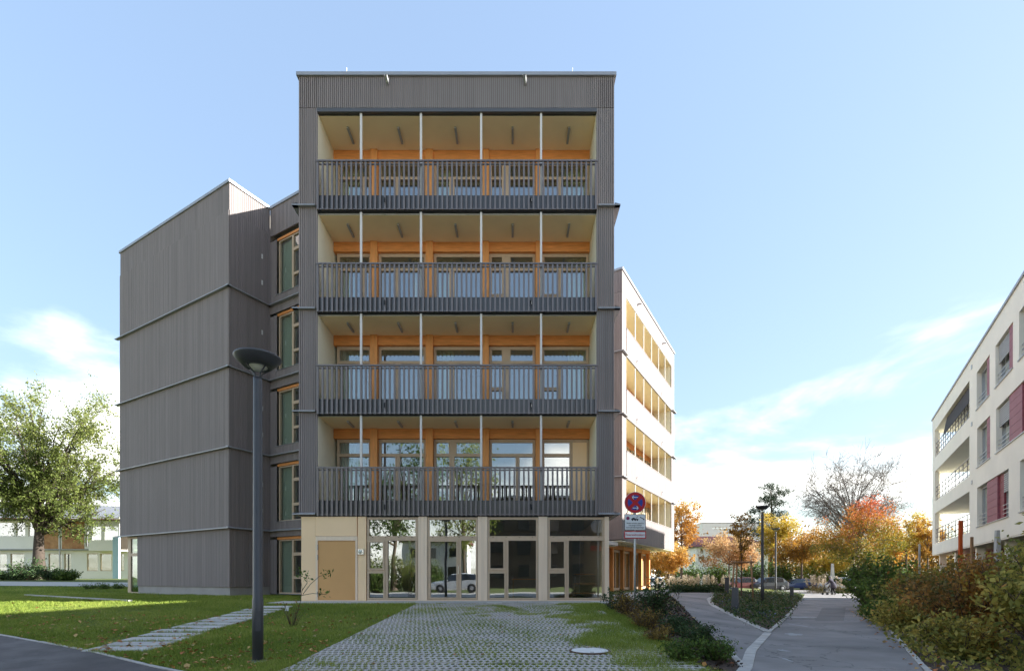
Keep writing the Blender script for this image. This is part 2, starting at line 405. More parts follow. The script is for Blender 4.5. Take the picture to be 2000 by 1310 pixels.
def text_mesh(body, size, material, parent, T, name='lettering', sx=1.0, align='CENTER', ext=0.0015):
    cu = bpy.data.curves.new('text', 'FONT'); cu.body = body; cu.size = size; cu.align_x = align; cu.align_y = 'CENTER'; cu.extrude = ext
    cu.resolution_u = 3
    ob = bpy.data.objects.new('text', cu); COL.objects.link(ob)
    me = bpy.data.meshes.new_from_object(ob.evaluated_get(bpy.context.evaluated_depsgraph_get()))
    bpy.data.objects.remove(ob); bpy.data.curves.remove(cu)
    me.transform(Matrix.Diagonal((sx, 1, 1, 1))); me.transform(T)
    me.materials.clear(); me.materials.append(material); me.name = name
    return link(name, me, parent)

def copy_tree(o, parent=None):
    c = o.copy(); COL.objects.link(c)
    if parent is not None: c.parent = parent
    for ch in o.children: copy_tree(ch, c)
    return c

# ------------------------------------------------------------------ terrain height
def sm(t):
    t = np.clip(t, 0, 1); return t*t*(3-2*t)
DX, DY = 0.5, math.cos(math.radians(30))          # direction of the right path, the wing and the right-hand house
NX, NY = DY, -0.5
def H(x, y):
    x = np.asarray(x, dtype=float); y = np.asarray(y, dtype=float)
    a = -0.42 + 0.42*np.clip((y-7.0)/9.6, 0, 1)
    a = a + 0.75*sm((y-27)/26)*sm((-10-x)/10)
    b = -0.43 - 0.20*sm((y-8)/34)
    u = NX*x + NY*y
    u0 = np.maximum(-5.5, NX*2.6 + NY*y)
    e = np.where(u <= u0, 0, sm((u-u0)/np.maximum(0.4, -0.75-u0)))
    e = np.where(y < 6.0, 1.0, e)
    far = sm((y-42)/6)                             # behind the wing everything lies at the level of the street
    e = np.where(x > -8, np.maximum(e, far*sm((x+8)/8)), e)
    return a*(1-e) + b*e
def Hs(x, y): return float(H(x, y))
def G(px, py, off=0.0):
    """ground point seen at a pixel of the photo"""
    def d(Y): return EYE + (CY-py)/F_PX*Y - Hs((px-CX)/F_PX*Y, Y)
    y0, y1 = 3.0, 3.0
    while y1 < 300:
        y1 += 0.25
        if d(y1) < 0: break
        y0 = y1
    for _ in range(30):
        m_ = (y0+y1)/2
        if d(m_) < 0: y1 = m_
        else: y0 = m_
    return Vector(((px-CX)/F_PX*y0, y0, Hs((px-CX)/F_PX*y0, y0)+off))
def X(px, Y): return (px-CX)/F_PX*Y
def Z(py, Y): return EYE + (CY-py)/F_PX*Y
# ================================================================== GROUND
def axis(lo, a, b, hi, step, coarse):
    return np.concatenate([-np.geomspace(-lo, -a, coarse)[:-1] if a < 0 else np.linspace(lo, a, coarse)[:-1], np.arange(a, b, step), np.geomspace(b, hi, coarse)])
gx = axis(-3000, -16, 22, 3000, 0.25, 60)
gy = np.concatenate([np.linspace(-300, 3, 60)[:-1], np.arange(3, 50, 0.25), np.geomspace(50, 4000, 60)])
XX, YY = np.meshgrid(gx, gy)
ZZ = H(XX, YY)
nx_, ny_ = len(gx), len(gy)
vv = np.stack([XX, YY, ZZ], -1).reshape(-1, 3)
ii = np.arange(nx_*ny_).reshape(ny_, nx_)
fc = np.stack([ii[:-1, :-1], ii[:-1, 1:], ii[1:, 1:], ii[1:, :-1]], -1).reshape(-1, 4)
me = bpy.data.meshes.new('ground'); me.from_pydata(vv.tolist(), [], fc.tolist()); me.materials.append(M['turf'])
me.polygons.foreach_set('use_smooth', [True]*len(fc)); me.update()
ground = link('ground', me, kind='structure')

def resample(pts, n):
    P = np.array([(q[0], q[1]) for q in pts], dtype=float)
    s_ = np.concatenate([[0], np.cumsum(np.hypot(*np.diff(P, axis=0).T))])
    t = np.linspace(0, s_[-1], n)
    return np.stack([np.interp(t, s_, P[:, 0]), np.interp(t, s_, P[:, 1])], -1)

def sheet(name, left, right, off, material, step=0.3, kind='structure', parent=None):
    ln = max(np.hypot(*np.diff(np.array([(q[0], q[1]) for q in left]), axis=0).T).sum(), 1)
    n = int(ln/step)+2
    A, B = resample(left, n), resample(right, n)
    m_ = int(np.max(np.hypot(*(A-B).T))/step)+2
    t = np.linspace(0, 1, m_)[None, :, None]
    P = A[:, None, :]*(1-t) + B[:, None, :]*t
    z = H(P[..., 0], P[..., 1]) + off
    v = np.concatenate([P, z[..., None]], -1).reshape(-1, 3)
    idx = np.arange(n*m_).reshape(n, m_)
    f = np.stack([idx[:-1, :-1], idx[:-1, 1:], idx[1:, 1:], idx[1:, :-1]], -1).reshape(-1, 4)
    me_ = bpy.data.meshes.new(name); me_.from_pydata(v.tolist(), [], f.tolist()); me_.materials.append(material); me_.update()
    return link(name, me_, parent, kind=kind)

def stone_row(name, pts, length=0.5, width=0.10, up=0.035, material=None, down=0.12, side=0.0):
    """a row of kerb stones, each stone its own object under the row"""
    root = empty(name, kind='structure')
    tot = np.hypot(*np.diff(np.array([(q[0], q[1]) for q in pts]), axis=0).T).sum()
    n = max(1, int(tot/length)); R_ = resample(pts, n+1)
    for k in range(n):
        a, b = R_[k], R_[k+1]; d = (b-a)/np.linalg.norm(b-a); nn = np.array([-d[1], d[0]])
        g = 0.006; a2, b2 = a+d*g, b-d*g
        za, zb = Hs(*a2)+up+random.uniform(-.003, .003), Hs(*b2)+up+random.uniform(-.003, .003)
        mb = MB(); q = [a2+nn*(side-width/2), b2+nn*(side-width/2), b2+nn*(side+width/2), a2+nn*(side+width/2)]
        zz = [za, zb, zb, za]
        top = [mb.p((p_[0], p_[1], z_)) for p_, z_ in zip(q, zz)]; bot = [mb.p((p_[0], p_[1], z_-down)) for p_, z_ in zip(q, zz)]
        t = random.random()
        mb.f = [top, [bot[0], bot[1], top[1], top[0]], [bot[1], bot[2], top[2], top[1]], [bot[2], bot[3], top[3], top[2]], [bot[3], bot[0], top[0], top[3]]]
        mb.t = [t]*5; mb.m = [0]*5
        mb.build('kerb_stone', material or M['concrete'], root)
    return root

# footpath on the right, running off between the island bed and the hedge
pl = [G(1457, 1306), G(1465, 1276), G(1501, 1237), G(1532, 1210), G(1565, 1172), G(1572, 1160)]
pr = [G(1800, 1308), G(1742, 1240), G(1706, 1196), G(1692, 1172), G(1692, 1160)]
pl = [pl[0] + Vector((-DX*5, -DY*5, 0))] + pl
pr = [pr[0] + Vector((-DX*5, -DY*5, 0))] + pr
pl.append(Vector((pl[-1].x + 2.0, pl[-1].y + 6.0, 0))); pr.append(Vector((pr[-1].x+3.5, pr[-1].y+6.0, 0)))
footpath = sheet('footpath', pl, pr, 0.02, M['asphalt'])
# driveway to the entrance of the wing
il = [G(1420, 1158), G(1396, 1164), G(1384, 1171), G(1391, 1183), G(1410, 1193), G(1430, 1203), G(1462, 1218), G(1500, 1236)]
dl = [G(1292, 1158), G(1312, 1165), G(1340, 1192), G(1375, 1228), G(1418, 1270), G(1452, 1304)]
dr = [G(1420, 1158), G(1396, 1164), G(1384, 1171), G(1391, 1183), G(1410, 1193), G(1430, 1203), G(1462, 1218), G(1499, 1236), G(1465, 1275), G(1456, 1304)]
driveway = sheet('driveway', dl, dr, 0.026, M['asphalt'])
# terrace slab in front of the wing and the entrance
terrace = sheet('terrace', [(3.5, 17.8), (4.5, 24.0), (6.0, 27.6), (12.6, 39.2)], [(4.4, 17.8), (5.6, 22.0), (8.1, 27.8), (14.0, 38.4)], 0.03, M['concrete'])
# asphalt path crossing the lower left corner
lp0 = G(330, 1310); lp1 = G(0, 1241)
ld = (lp1-lp0); ld.z = 0; ld.normalize()
le = [lp0 - ld*3.0, lp0, G(170, 1271), lp1, lp1 + ld*14]
lo_ = [q + Vector((-0.5, -0.866, 0))*3.2 for q in le]
path_left = sheet('asphalt_path', le, lo_, 0.02, M['asphalt_dark'])
stone_row('path_edging', le, 0.9, 0.06, 0.03)
# street behind, and the road past the white house on the left
street = sheet('street', [(2, 50.5), (30, 50.5), (75, 50.5)], [(2, 62), (30, 62), (75, 62)], 0.02, M['asphalt'], step=1.5)
side_road = sheet('side_road', [(-80, 37.5), (-50, 38.5), (-22, 35)], [(-80, 44), (-50, 44), (-22, 40)], 0.03, M['concrete'], step=1.0)
# planting beds
bed = sheet('planting_bed', [(2.66, 4.8), (2.64, 7.2), (2.64, 11), (2.7, 14.6), (3.0, 16.9), (3.45, 19.0)],
            [(3.0, 4.8), tuple(dl[5])[:2], tuple(dl[4])[:2], tuple(dl[3])[:2], tuple(dl[2])[:2], tuple(dl[2] + Vector((0.2, 1.5, 0)))[:2]], 0.012, M['mulch'], step=0.2)
isl_r = [G(1501, 1237), G(1532, 1210), G(1565, 1172), G(1562, 1163), G(1520, 1157)]
isl_l = [G(1500, 1236), G(1462, 1218), G(1430, 1203), G(1391, 1183), G(1396, 1164)]
island_bed = sheet('island_bed', isl_l, isl_r, 0.03, M['mulch'], step=0.25)
hedge_bed = sheet('hedge_bed', [q for q in pr[:6]], [q + Vector((NX, NY, 0))*5.4 for q in pr[:6]], 0.012, M['mulch'], step=0.4)
stone_row('island_kerb', il[1:], 0.55, 0.17, 0.05)
stone_row('island_kerb', isl_r[:4], 0.6, 0.09, 0.05)
stone_row('gutter_stones', [G(1500, 1237), G(1467, 1272), G(1457, 1306), G(1457, 1306)+Vector((-1.2, -2.1, 0))], 0.34, 0.16, 0.032)
stone_row('bed_edging', [G(1425, 1277), G(1452, 1304)], 0.45, 0.1, 0.04)
stone_row('path_edging', [q + Vector((NX, NY, 0))*0.04 for q in pr[:5]], 0.9, 0.07, 0.035)
stone_row('lawn_edging', [G(50, 1164), G(255, 1176)], 1.0, 0.12, 0.09)

# worn pale patches on the footpath (dried puddles with lime)
for px, py, rx, ry in ((1566, 1206, 22, 1.6), (1550, 1240, 15, 3.2), (1530, 1272, 7, 3), (1585, 1170, 14, 1.2), (1560, 1222, 5, 4), (1536, 1290, 4, 5)):
    c = G(px, py); e_ = G(px+rx, py); f_ = G(px, py-ry); mb = MB(); n = 22; ring = []
    n = 44; ph = random.uniform(0, 6)
    for j in range(n):
        a = 2*math.pi*j/n; w = 0.8 + 0.22*math.sin(2*a+ph) + 0.2*math.sin(5*a+2*ph) + 0.12*math.sin(9*a+ph)
        x, y = c.x + math.cos(a)*w*(e_.x-c.x), c.y + math.sin(a)*w*(f_.y-c.y)
        ring.append((x, y, Hs(x, y)+0.025))
    mb.face(ring); mb.build('worn_patch', M['puddle'], footpath)

# repaired strip in the footpath
a_, b_, c_, d_ = G(1592, 1213), G(1648, 1213), G(1652, 1187), G(1606, 1187)
sheet('asphalt_repair', [a_, d_], [b_, c_], 0.024, M['asphalt_patch'], step=0.4, parent=footpath)
# stepping slabs across the lawn
steps = empty('stepping_path', kind='structure')
for xa, xb, yy in ((580, 925, 528), (690, 1025, 497), (805, 1100, 467), (905, 1190, 440), (995, 1235, 415), (1075, 1340, 393), (1155, 1410, 373), (1230, 1480, 354),
                   (1305, 1540, 337), (1385, 1600, 319), (1440, 1650, 302), (1495, 1700, 286), (1570, 1760, 268), (1690, 1850, 243)):
    c = G((xa+xb)/2/3.125, 1100+yy/3.125); mb = MB(); w, d, t = 0.52, 0.19, random.random()
    mb.box(-w, w, -d, d, -0.06, 0.035, t)
    o = mb.build('stepping_slab', M['concrete'], steps, loc=(c.x, c.y, c.z)); o.rotation_euler = (math.atan(0.044), 0, random.uniform(-.05, .05)+0.03)
    bv = o.modifiers.new('bevel', 'BEVEL'); bv.width = 0.012; bv.segments = 1
# strip of slabs along the foot of the facade
strip = empty('paving_strip', kind='structure')
mbs = []
for k in range(3):
    mb = MB(); mb.box(0.004, 0.496, 0.004, 0.596, -0.05, 0.02, k/2); mbs.append(mb)
protos = []
for k in range(23):
    for r in range(2):
        x, y = -7.9 + 0.5*k, 16.4 + 0.6*r
        if len(protos) < 3:
            o = mbs[len(protos)].build('paving_slab', M['concrete'], strip); protos.append(o)
        else:
            o = protos[random.randrange(3)].copy(); COL.objects.link(o); o.parent = strip
        o.location = (x, y, Hs(x+.25, y+.3) + 0.012 + random.uniform(-.002, .002))
# grass paver blocks: lattice of concrete with open cells
def paver_mesh(W=0.566, D=0.497, nx=6, ny=3, dep=0.05):
    mb = MB(); cw, ch = W/nx, D/ny
    for j in range(ny):
        off = 0.5*cw*(j % 2)
        for i in range(nx + (j % 2)):
            x0 = i*cw - off; x1 = x0 + cw; x0c, x1c = max(x0, 0), min(x1, W)
            y0, y1 = j*ch, (j+1)*ch; cx, cy = (x0+x1)/2, (y0+y1)/2
            hx, hy = cw*0.47, ch*0.455
            if x0c > x0 + 1e-9 or x1c < x1 - 1e-9:           # half cell at the end: a solid piece with a notch
                if x0c > x0 + 1e-9: poly = [(x0c, y0), (x1c, y0), (x1c, y1), (x0c, y1), (x0c, cy+hy*0.9), (cx+hx*0.8, cy), (x0c, cy-hy*0.9)]
                else: poly = [(x0c, y0), (x1c, y0), (x1c, cy-hy*0.9), (cx-hx*0.8, cy), (x1c, cy+hy*0.9), (x1c, y1), (x0c, y1)]
                mb.face([(a, b, 0) for a, b in poly]); 
                continue
            dm = [(cx, cy-hy), (cx+hx, cy), (cx, cy+hy), (cx-hx, cy)]
            mids = [(cx, y0), (x1, cy), (cx, y1), (x0, cy)]; cor = [(x1, y0), (x1, y1), (x0, y1), (x0, y0)]
            for q in range(4):
                mb.face([(*mids[q], 0), (*cor[q], 0), (*mids[(q+1) % 4], 0), (*dm[(q+1) % 4], 0), (*dm[q], 0)])
                mb.face([(*dm[q], 0), (*dm[(q+1) % 4], 0), (*dm[(q+1) % 4], -dep), (*dm[q], -dep)])
    for a, b in (((0, 0), (W, 0)), ((W, 0), (W, D)), ((W, D), (0, D)), ((0, D), (0, 0))):
        mb.face([(*a, 0), (*b, 0), (*b, -dep), (*a, -dep)])
    return mb
grid = empty('grass_paving', kind='structure')
PX0, PX1, PY0, PY1 = -3.1, 2.58, 5.35, 16.36
first = None; slope = math.atan(0.42/9.6)
ncol, nrow = 10, int((PY1-PY0)/0.5)
for r in range(nrow):
    for c in range(ncol):
        x, y = PX0 + c*0.57, PY0 + r*0.5
        if first is None: first = paver_mesh().build('grid_paver', M['paver'], grid); o = first
        else: o = first.copy(); COL.objects.link(o); o.parent = grid
        o.location = (x, y, Hs(x, y) + 0.022 + random.uniform(-.003, .003)); o.rotation_euler = (slope + random.uniform(-.004, .004) if 6.9 < y < 16.4 else 0, random.uniform(-.004, .004), 0)
sheet('paving_soil', [(PX0, PY0-.2), (PX0, PY1)], [(PX1, PY0-.2), (PX1, PY1)], 0.006, M['soil'], step=0.3, parent=grid, kind='structure')
mc = G(1152, 1273)
man = empty('manhole_cover', 'round pale concrete manhole cover with a rusty rim in the grass paving', 'manhole', loc=tuple(mc))
mb = MB(); mb.lathe([(0.335, -0.03), (0.335, 0.028), (0.325, 0.034), (0.30, 0.034), (0.30, 0.015)], n=40); mb.build('rim', M['rust'], man)
mb = MB(); mb.lathe([(0.292, 0.0), (0.292, 0.032), (0.286, 0.037), (0.0, 0.039)], n=40); lid = mb.build('lid', M['pale_lid'], man)
for s_ in (-1, 1):
    mb = MB(); mb.box(-0.03, 0.03, s_*0.25-0.012, s_*0.25+0.012, 0.03, 0.041); mb.build('lifting_slot', M['rust'], lid)

# ================================================================== THE GREY TIMBER BUILDING
B = empty('apartment_building', 'four-storey grey timber-clad building with balconies over a sand-coloured ground floor', 'building', loc=(0, 0, 0))
YF = 17.63                              # depth of the front facade
S_ = F_PX/YF
def fx(px): return (px-CX)/S_
def fz(py): return EYE + (CY-py)/S_
def face_T(o, e, i):
    return lambda a, d, z: (o[0]+e[0]*a+i[0]*d, o[1]+e[1]*a+i[1]*d, z)
T_FRONT = face_T((0, YF), (1, 0), (0, 1))
XL, XR = fx(583), fx(1200); OL, OR = fx(620), fx(1165)
TOP = 18.1
FLOORS = [dict(rail=fz(912), bot=fz(1007), ceil=fz(811.2), led=fz(1003)), dict(rail=fz(713), bot=fz(809), ceil=fz(613.2), led=fz(803)),
          dict(rail=fz(515), bot=fz(610), ceil=fz(414.8), led=fz(603)), dict(rail=fz(315), bot=fz(411), ceil=fz(220), led=fz(403))]
def part(name, mats, T=None, kind=None, parent=None, smooth=False):
    mb = MB(); mb.T = T
    mb.done = lambda: mb.build(name, mats, parent or B, kind=kind, smooth=smooth)
    return mb
# --- front block shell
m = part('cladding', M['clad'], T_FRONT, 'stuff')
seg = [FLOORS[0]['led'], FLOORS[1]['led'], FLOORS[2]['led'], FLOORS[3]['led'], fz(211)]
for k in range(4):
    for a, b in ((XL, OL), (OR, XR)):
        m.ribs(a, b, seg[k] + (0.0 if k else -0.05), seg[k+1]-0.008, 0.0685)
m.ribs(XL, XR, fz(210.5), fz(150), 0.0685)
for a, b in ((XL, OL), (OR, XR)):                                # returns of the piers into the loggias
    pass
m.done()
T_LEFT = face_T((XL+0.028, YF+0.03), (0, 1), (1, 0)); T_RIGHT = face_T((XR-0.028, YF+0.03), (0, 1), (-1, 0))
for T, ln in ((T_LEFT, 4.0), (T_RIGHT, 10.5)):
    m = part('cladding', M['clad'], T, 'stuff'); m.ribs(0, ln, 2.96, fz(150), 0.0685); m.done()
m = part('wall', M['slab'])
m.box(XL+0.06, OL-0.012, YF+0.035, YF+4.0, 2.97, TOP-0.2); m.box(OR+0.012, XR-0.06, YF+0.035, YF+10, 2.97, TOP-0.2)
m.box(XL+0.06, XR-0.06, YF+0.035, YF+0.3, fz(211)+0.02, TOP-0.15); m.done()
m = part('roof', M['roof']); m.box(XL+0.1, XR-0.1, YF+0.31, 30, TOP-0.4, TOP-0.1); m.done()
m = part('roof_cap', M['cap']); m.box(XL-0.06, XR+0.06, YF-0.06, YF+0.35, fz(149.5), fz(143)); m.box(XL-0.06, XL+0.3, YF+0.36, 22, fz(149.5), fz(143)); m.box(XR-0.3, XR+0.06, YF+0.36, 29, fz(149.5), fz(143)); m.done()
# small shadow joint below the frieze and head of the top loggia
m = part('lintel_trim', M['band']); m.box(OL-0.02, OR+0.02, YF+0.0, YF+0.12, fz(218), fz(211)); m.done()
for fl in FLOORS:                                                # flashing on the piers at each storey
    for a, b, sx in ((XL, OL-0.05, -1), (OR+0.05, XR, 1)):
        m = part('flashing', M['cap'])
        z = fl['led']
        aa, bb = (a-0.19, b) if sx < 0 else (a, b+0.19)
        m.face([(aa, YF-0.11, z-0.03), (bb, YF-0.11, z-0.03), (bb, YF-0.11, z+0.005), (aa, YF-0.11, z+0.005)])
        m.face([(aa, YF-0.11, z+0.005), (bb, YF-0.11, z+0.005), (bb, YF+0.03, z+0.05), (aa, YF+0.03, z+0.05)])
        m.face([(aa, YF-0.11, z-0.03), (aa, YF+0.03, z-0.03), (bb, YF+0.03, z-0.03), (bb, YF-0.11, z-0.03)])
        xo = aa if sx < 0 else bb; xi = a if sx < 0 else b
        m.face([(xo, YF-0.11, z-0.03), (xo, YF+4, z-0.03), (xi, YF+4, z-0.03), (xi, YF-0.11, z-0.03)])
        m.face([(xo, YF-0.11, z+0.005), (xo, YF+4, z+0.005), (xi, YF+4, z+0.05), (xi, YF-0.11, z+0.05)])
        m.face([(xo, YF-0.11, z-0.03), (xo, YF+4, z-0.03), (xo, YF+4, z+0.005), (xo, YF-0.11, z+0.005)])
        m.done()
for px in (677, 1118):
    m = part('lightning_rod', M['post']); x = X(px, 18.4); m.tube([(x, 18.4, TOP-0.1), (x, 18.4, TOP+0.95)], 0.012, 6); m.done()
for px in (757, 1025):
    m = part('overflow_pipe', M['chrome'], smooth=True); x = fx(px); z = fz(161)
    m.tube([(x+0.02, YF+0.02, z-0.10), (x+0.02, YF-0.05, z-0.08), (x, YF-0.10, z), (x-0.02, YF-0.20, z+0.06)], [0.035, 0.04, 0.06, 0.065], 12, cap=False); m.done()
# --- loggias
YB = YF + 1.57                          # glazed back wall
SB = F_PX/YB
def bx(px): return (px-CX)/SB
def bz(py): return EYE + (CY-py)/SB
ROOM = YF + 5.6
LVL = ['lowest balcony', 'second balcony from below', 'third balcony from below', 'top balcony']
BAY = ['leftmost', 'second', 'middle', 'fourth', 'rightmost']
bal_mesh = None
cols = [(724, 738), (832, 846), (943, 955), (1046, 1058)]
bays = [(658, 722.5), (740, 830), (848, 941), (957, 1044), (1060, 1149)]
for k, fl in enumerate(FLOORS):
    zc, zb = fl['ceil'], fl['bot']
    zf = zb + 0.32                       # loggia floor
    m = part('floor_slab', [M['slab'], M['ceil'], M['roomfloor'], M['plaster']])
    lo = 2.90 if k == 0 else FLOORS[k-1]['ceil'] + 0.006
    m.box(OL, OR, YF+0.13, ROOM, lo, zf); m.slot = 3; m.box(OL+0.003, OR-0.003, YF+0.14, YB+0.1, zf+0.002, zf+0.012); m.slot = 2; m.box(OL+0.02, OR-0.02, YB+0.2, ROOM-0.02, zf+0.003, zf+0.02); m.done()  # pale top sheet added to bounce daylight up to the loggia ceiling
    m = part('gap_shade_strip', M['dark']); m.box(OL+0.002, OR-0.002, YF+0.052, YF+0.128, zb-0.012 if k else zb-0.02, zb+0.03); m.done()  # dark strip stands in for the shade in the gap below the band
    m = part('ceiling', M['ceil']); m.box(OL+0.001, OR-0.001, YF+0.14, YB+0.05, zc, zc+0.004)
    m.done()
    for xa, xb in ((OL-0.01, OL+0.004), (OR-0.004, OR+0.01)):
        m = part('side_wall', M['plaster']); m.box(xa, xb, YF+0.06, ROOM, zf+0.003, zc-0.001); m.done()
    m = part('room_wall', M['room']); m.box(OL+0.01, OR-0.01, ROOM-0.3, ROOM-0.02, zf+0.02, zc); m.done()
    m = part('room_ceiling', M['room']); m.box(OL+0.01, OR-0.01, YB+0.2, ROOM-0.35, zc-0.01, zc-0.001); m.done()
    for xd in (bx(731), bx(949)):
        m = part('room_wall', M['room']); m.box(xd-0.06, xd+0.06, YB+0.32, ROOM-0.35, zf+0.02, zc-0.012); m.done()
    for px in (678, 777, 889, 1001, 1112):      # lamps under the ceiling
        xx = {678: 678, 777: 777, 889: 889, 1001: 1001, 1112: 1112}[px]
        Yl = YF + 0.5; x = X(xx, Yl)
        m = part('ceiling_light', M['alu']); m.box(x-0.035, x+0.035, Yl+0.05, Yl+0.72, zc-0.065, zc-0.004); m.done()
    # timber beam and posts
    zbm = zc - 0.36
    m = part('beam', M['timber']); m.box(OL+0.006, OR-0.006, YB-0.02, YB+0.22, zbm, zc-0.003); m.done()
    for a, b in cols:
        m = part('column', M['timber_v']); m.box(bx(a), bx(b), YB-0.09, YB+0.2, zf, zc-0.006, random.random()); m.done()
    # windows
    zt, zm0, zm1 = zbm - 0.06, zc - 1.02, zc - 0.90
    for q, (a, b) in enumerate(bays):
        x0, x1 = bx(a), bx(b); f = 0.07
        zlo = zf + 0.10
        tran = [(x0+f, x1-f, zm1, zt-f)]
        if q == 0: low = [(x0+f, x1-f, zlo, zm0)] if k < 2 else [(x0+f, bx(704), zlo, zm0), (bx(711), x1-f, zlo, zm0)]
        elif q == 1: low = [(x0+f, bx(771), zlo, zm0), (bx(780), x1-f, zlo, zm0)]
        elif q == 2:
            low = [(x0+f, bx(877), zlo, zm0), (bx(887), x1-f, zlo, zm0)]
            if k == 0: tran = [(x0+f, bx(876), zm1, zt-f), (bx(891), x1-f, zm1, zt-f)]
        elif q == 3:
            if k == 0: low = [(x0+f, bx(1007), zlo, zm0), (bx(1015), x1-f, zlo, zm0)]
            else:
                low = [(x0+f, bx(980), zlo, zlo+1.0), (x0+f, bx(980), zlo+1.12, zm0), (bx(997), x1-f, zlo, zm0)]
                tran = [(x0+f, bx(980), zm1, zt-f), (bx(997), x1-f, zm1, zt-f)]
        else:
            if k == 0: low = [(x0+f, bx(1113), zlo, zm0)]; tran = [(x0+f, bx(1113), zm1, zt-f)]
            else: low = [(x0+f, bx(1088), zlo, zlo+1.0), (x0+f, bx(1088), zlo+1.12, zm0), (bx(1096), x1-f, zlo, zm0)]
        m = part('window', M['frame'], face_T((0, YB), (1, 0), (0, 1))); m.framed(x0-0.03, x1+0.03, zf+0.01, zbm-0.005, tran+low, 0.10, 0.09, sides=True)
        # raised sash rims so the frame is not one flat sheet
        for (a_, b_, c_, d_) in low:
            r = 0.045
            m.framed(a_-r, b_+r, c_-r, d_+r, [(a_, b_, c_, d_)], 0.075, 0.03)
        w = m.done()
        for (a_, b_, c_, d_) in tran+low:
            g = part('pane', M['glass'], parent=w); g.box(a_-0.01, b_+0.01, YB+0.135, YB+0.147, c_-0.01, d_+0.01); g.done()
        if k == 0 and q == 4:
            m = part('blank_panel', M['gf']); m.box(bx(1119), x1-0.05, YB+0.07, YB+0.11, zf+0.12, zt-f); m.done()
        elif False: pass
    # railing
    rl = part('railing', M['rail']); zr = fl['rail']
    rl.box(OL-0.03, OR+0.03, YF-0.075, YF-0.015, zr-0.05, zr); rl.box(OL, OR, YF-0.005, YF+0.03, zr-0.12, zr-0.075); rl.box(OL, OR, YF-0.005, YF+0.03, zb+0.03, zb+0.07)
    rail = rl.done()
    m = part('parapet_sheet', M['band'], parent=rail); m.box(OL+0.003, OR-0.003, YF+0.035, YF+0.05, zb+0.02, zb+0.54); m.done()
    nb = 59
    for j in range(nb):
        x = OL + 0.03 + (OR-OL-0.06)*j/(nb-1)
        if bal_mesh is None:
            mb = MB(); mb.box(-0.03, 0.03, -0.065, -0.008, 0, fz(912)-0.052-fz(1007)); o = mb.build('baluster', M['rail'], rail); bal_mesh = o.data
        else: o = link('baluster', bal_mesh, rail)
        o.location = (x, YF, zb)
    for px in (751, 1036):
        m = part('drain_spout', M['black'], parent=rail); x = fx(px); m.tube([(x, YF+0.03, zb+0.40), (x+0.02, YF-0.10, zb+0.36), (x+0.03, YF-0.13, zb+0.20)], 0.022, 6); m.done()
    # slim white posts
    zhead = zc + 0.03 if k == 3 else FLOORS[k+1]['bot'] + 0.02
    for px in (704, 821.5, 939.5, 1057):
        m = part('steel_post', M['post']); x = fx(px); m.box(x-0.036, x+0.036, YF+0.055, YF+0.125, zf-0.1, zhead); m.done()
# curtains hanging inside
def curtain(k, q, px0, px1, material, colour, z_lo=None):
    fl = FLOORS[k]; zf = fl['bot']+0.34; zt = fl['ceil']-0.4
    x0, x1 = bx(px0), bx(px1); n = max(8, int((x1-x0)/0.035)); mb = MB(); prev = None
    Yc = YB + 0.38
    for j in range(n+1):
        x = x0+(x1-x0)*j/n; y = Yc + 0.045*math.sin(j*1.9) + 0.02*math.sin(j*0.7)
        cur = (x, y)
        if prev: mb.face([(prev[0], prev[1], zf), (cur[0], cur[1], zf), (cur[0], cur[1], zt), (prev[0], prev[1], zt)])
        prev = cur
    o = mb.build('curtain', material, smooth=True)
    so = o.modifiers.new('thick', 'SOLIDIFY'); so.thickness = 0.006
    side = '' if (k, q) not in done_c else ' right-hand'
    done_c.add((k, q))
    tag(o, f'{colour} curtain inside the {BAY[q]} window of the {LVL[k]}' + (', right-hand one' if side else ''), 'curtain', 'curtains behind the balcony windows')
done_c = set()
curtain(3, 0, 664, 703, M['curtain_g'], 'green'); curtain(3, 2, 851, 878, M['curtain_g'], 'green'); curtain(3, 4, 1104, 1146, M['curtain_g'], 'green')
curtain(2, 0, 662, 690, M['curtain_t'], 'teal'); curtain(2, 1, 803, 829, M['curtain_w'], 'pale'); curtain(2, 2, 851, 886, M['curtain_g'], 'green'); curtain(2, 4, 1110, 1146, M['curtain_g'], 'green')
curtain(1, 0, 662, 700, M['curtain_t'], 'teal'); curtain(1, 2, 851, 884, M['curtain_g'], 'green'); curtain(1, 4, 1112, 1146, M['curtain_g'], 'green')
curtain(0, 0, 660, 690, M['curtain_t'], 'teal'); curtain(0, 2, 852, 872, M['curtain_g'], 'green')

# --- ground floor of the front block
GL, GR = fx(588), fx(1190); GT = fz(1007)-0.02
GY = 0.02
wins = {'W1': (716, 816), 'W2': (834, 933), 'W3': (952, 1051.5), 'W4': (1069.5, 1181)}
panes = {'W1': [(720, 811, 1014, 1046), (721, 747, 1058, 1109), (720, 748, 1119, 1167), (757, 811, 1055, 1167)],
         'W2': [(838, 929, 1014, 1046), (840.5, 891, 1057, 1166), (900.5, 929, 1055, 1167)],
         'W3': [(956, 1047, 1014, 1046), (957.5, 983, 1057, 1109), (956, 985, 1119, 1167), (993, 1047, 1055, 1167)],
         'W4': [(1074, 1177, 1014, 1046), (1076, 1102, 1057, 1109), (1074, 1103.5, 1119, 1167), (1111, 1177, 1055, 1167)]}
m = part('wall_panel', M['gf']); m.box(GL, fx(616), YF+GY, YF+0.25, 0.02, GT); m.done()
m = part('wall_panel', M['gf']); m.box(fx(616)+0.005, fx(697)-0.005, YF+GY, YF+0.25, fz(1046), GT); m.done()
m = part('wall_panel', M['gf']); m.box(fx(698.5), fx(715)-0.005, YF+GY, YF+0.25, 0.02, GT); m.done()
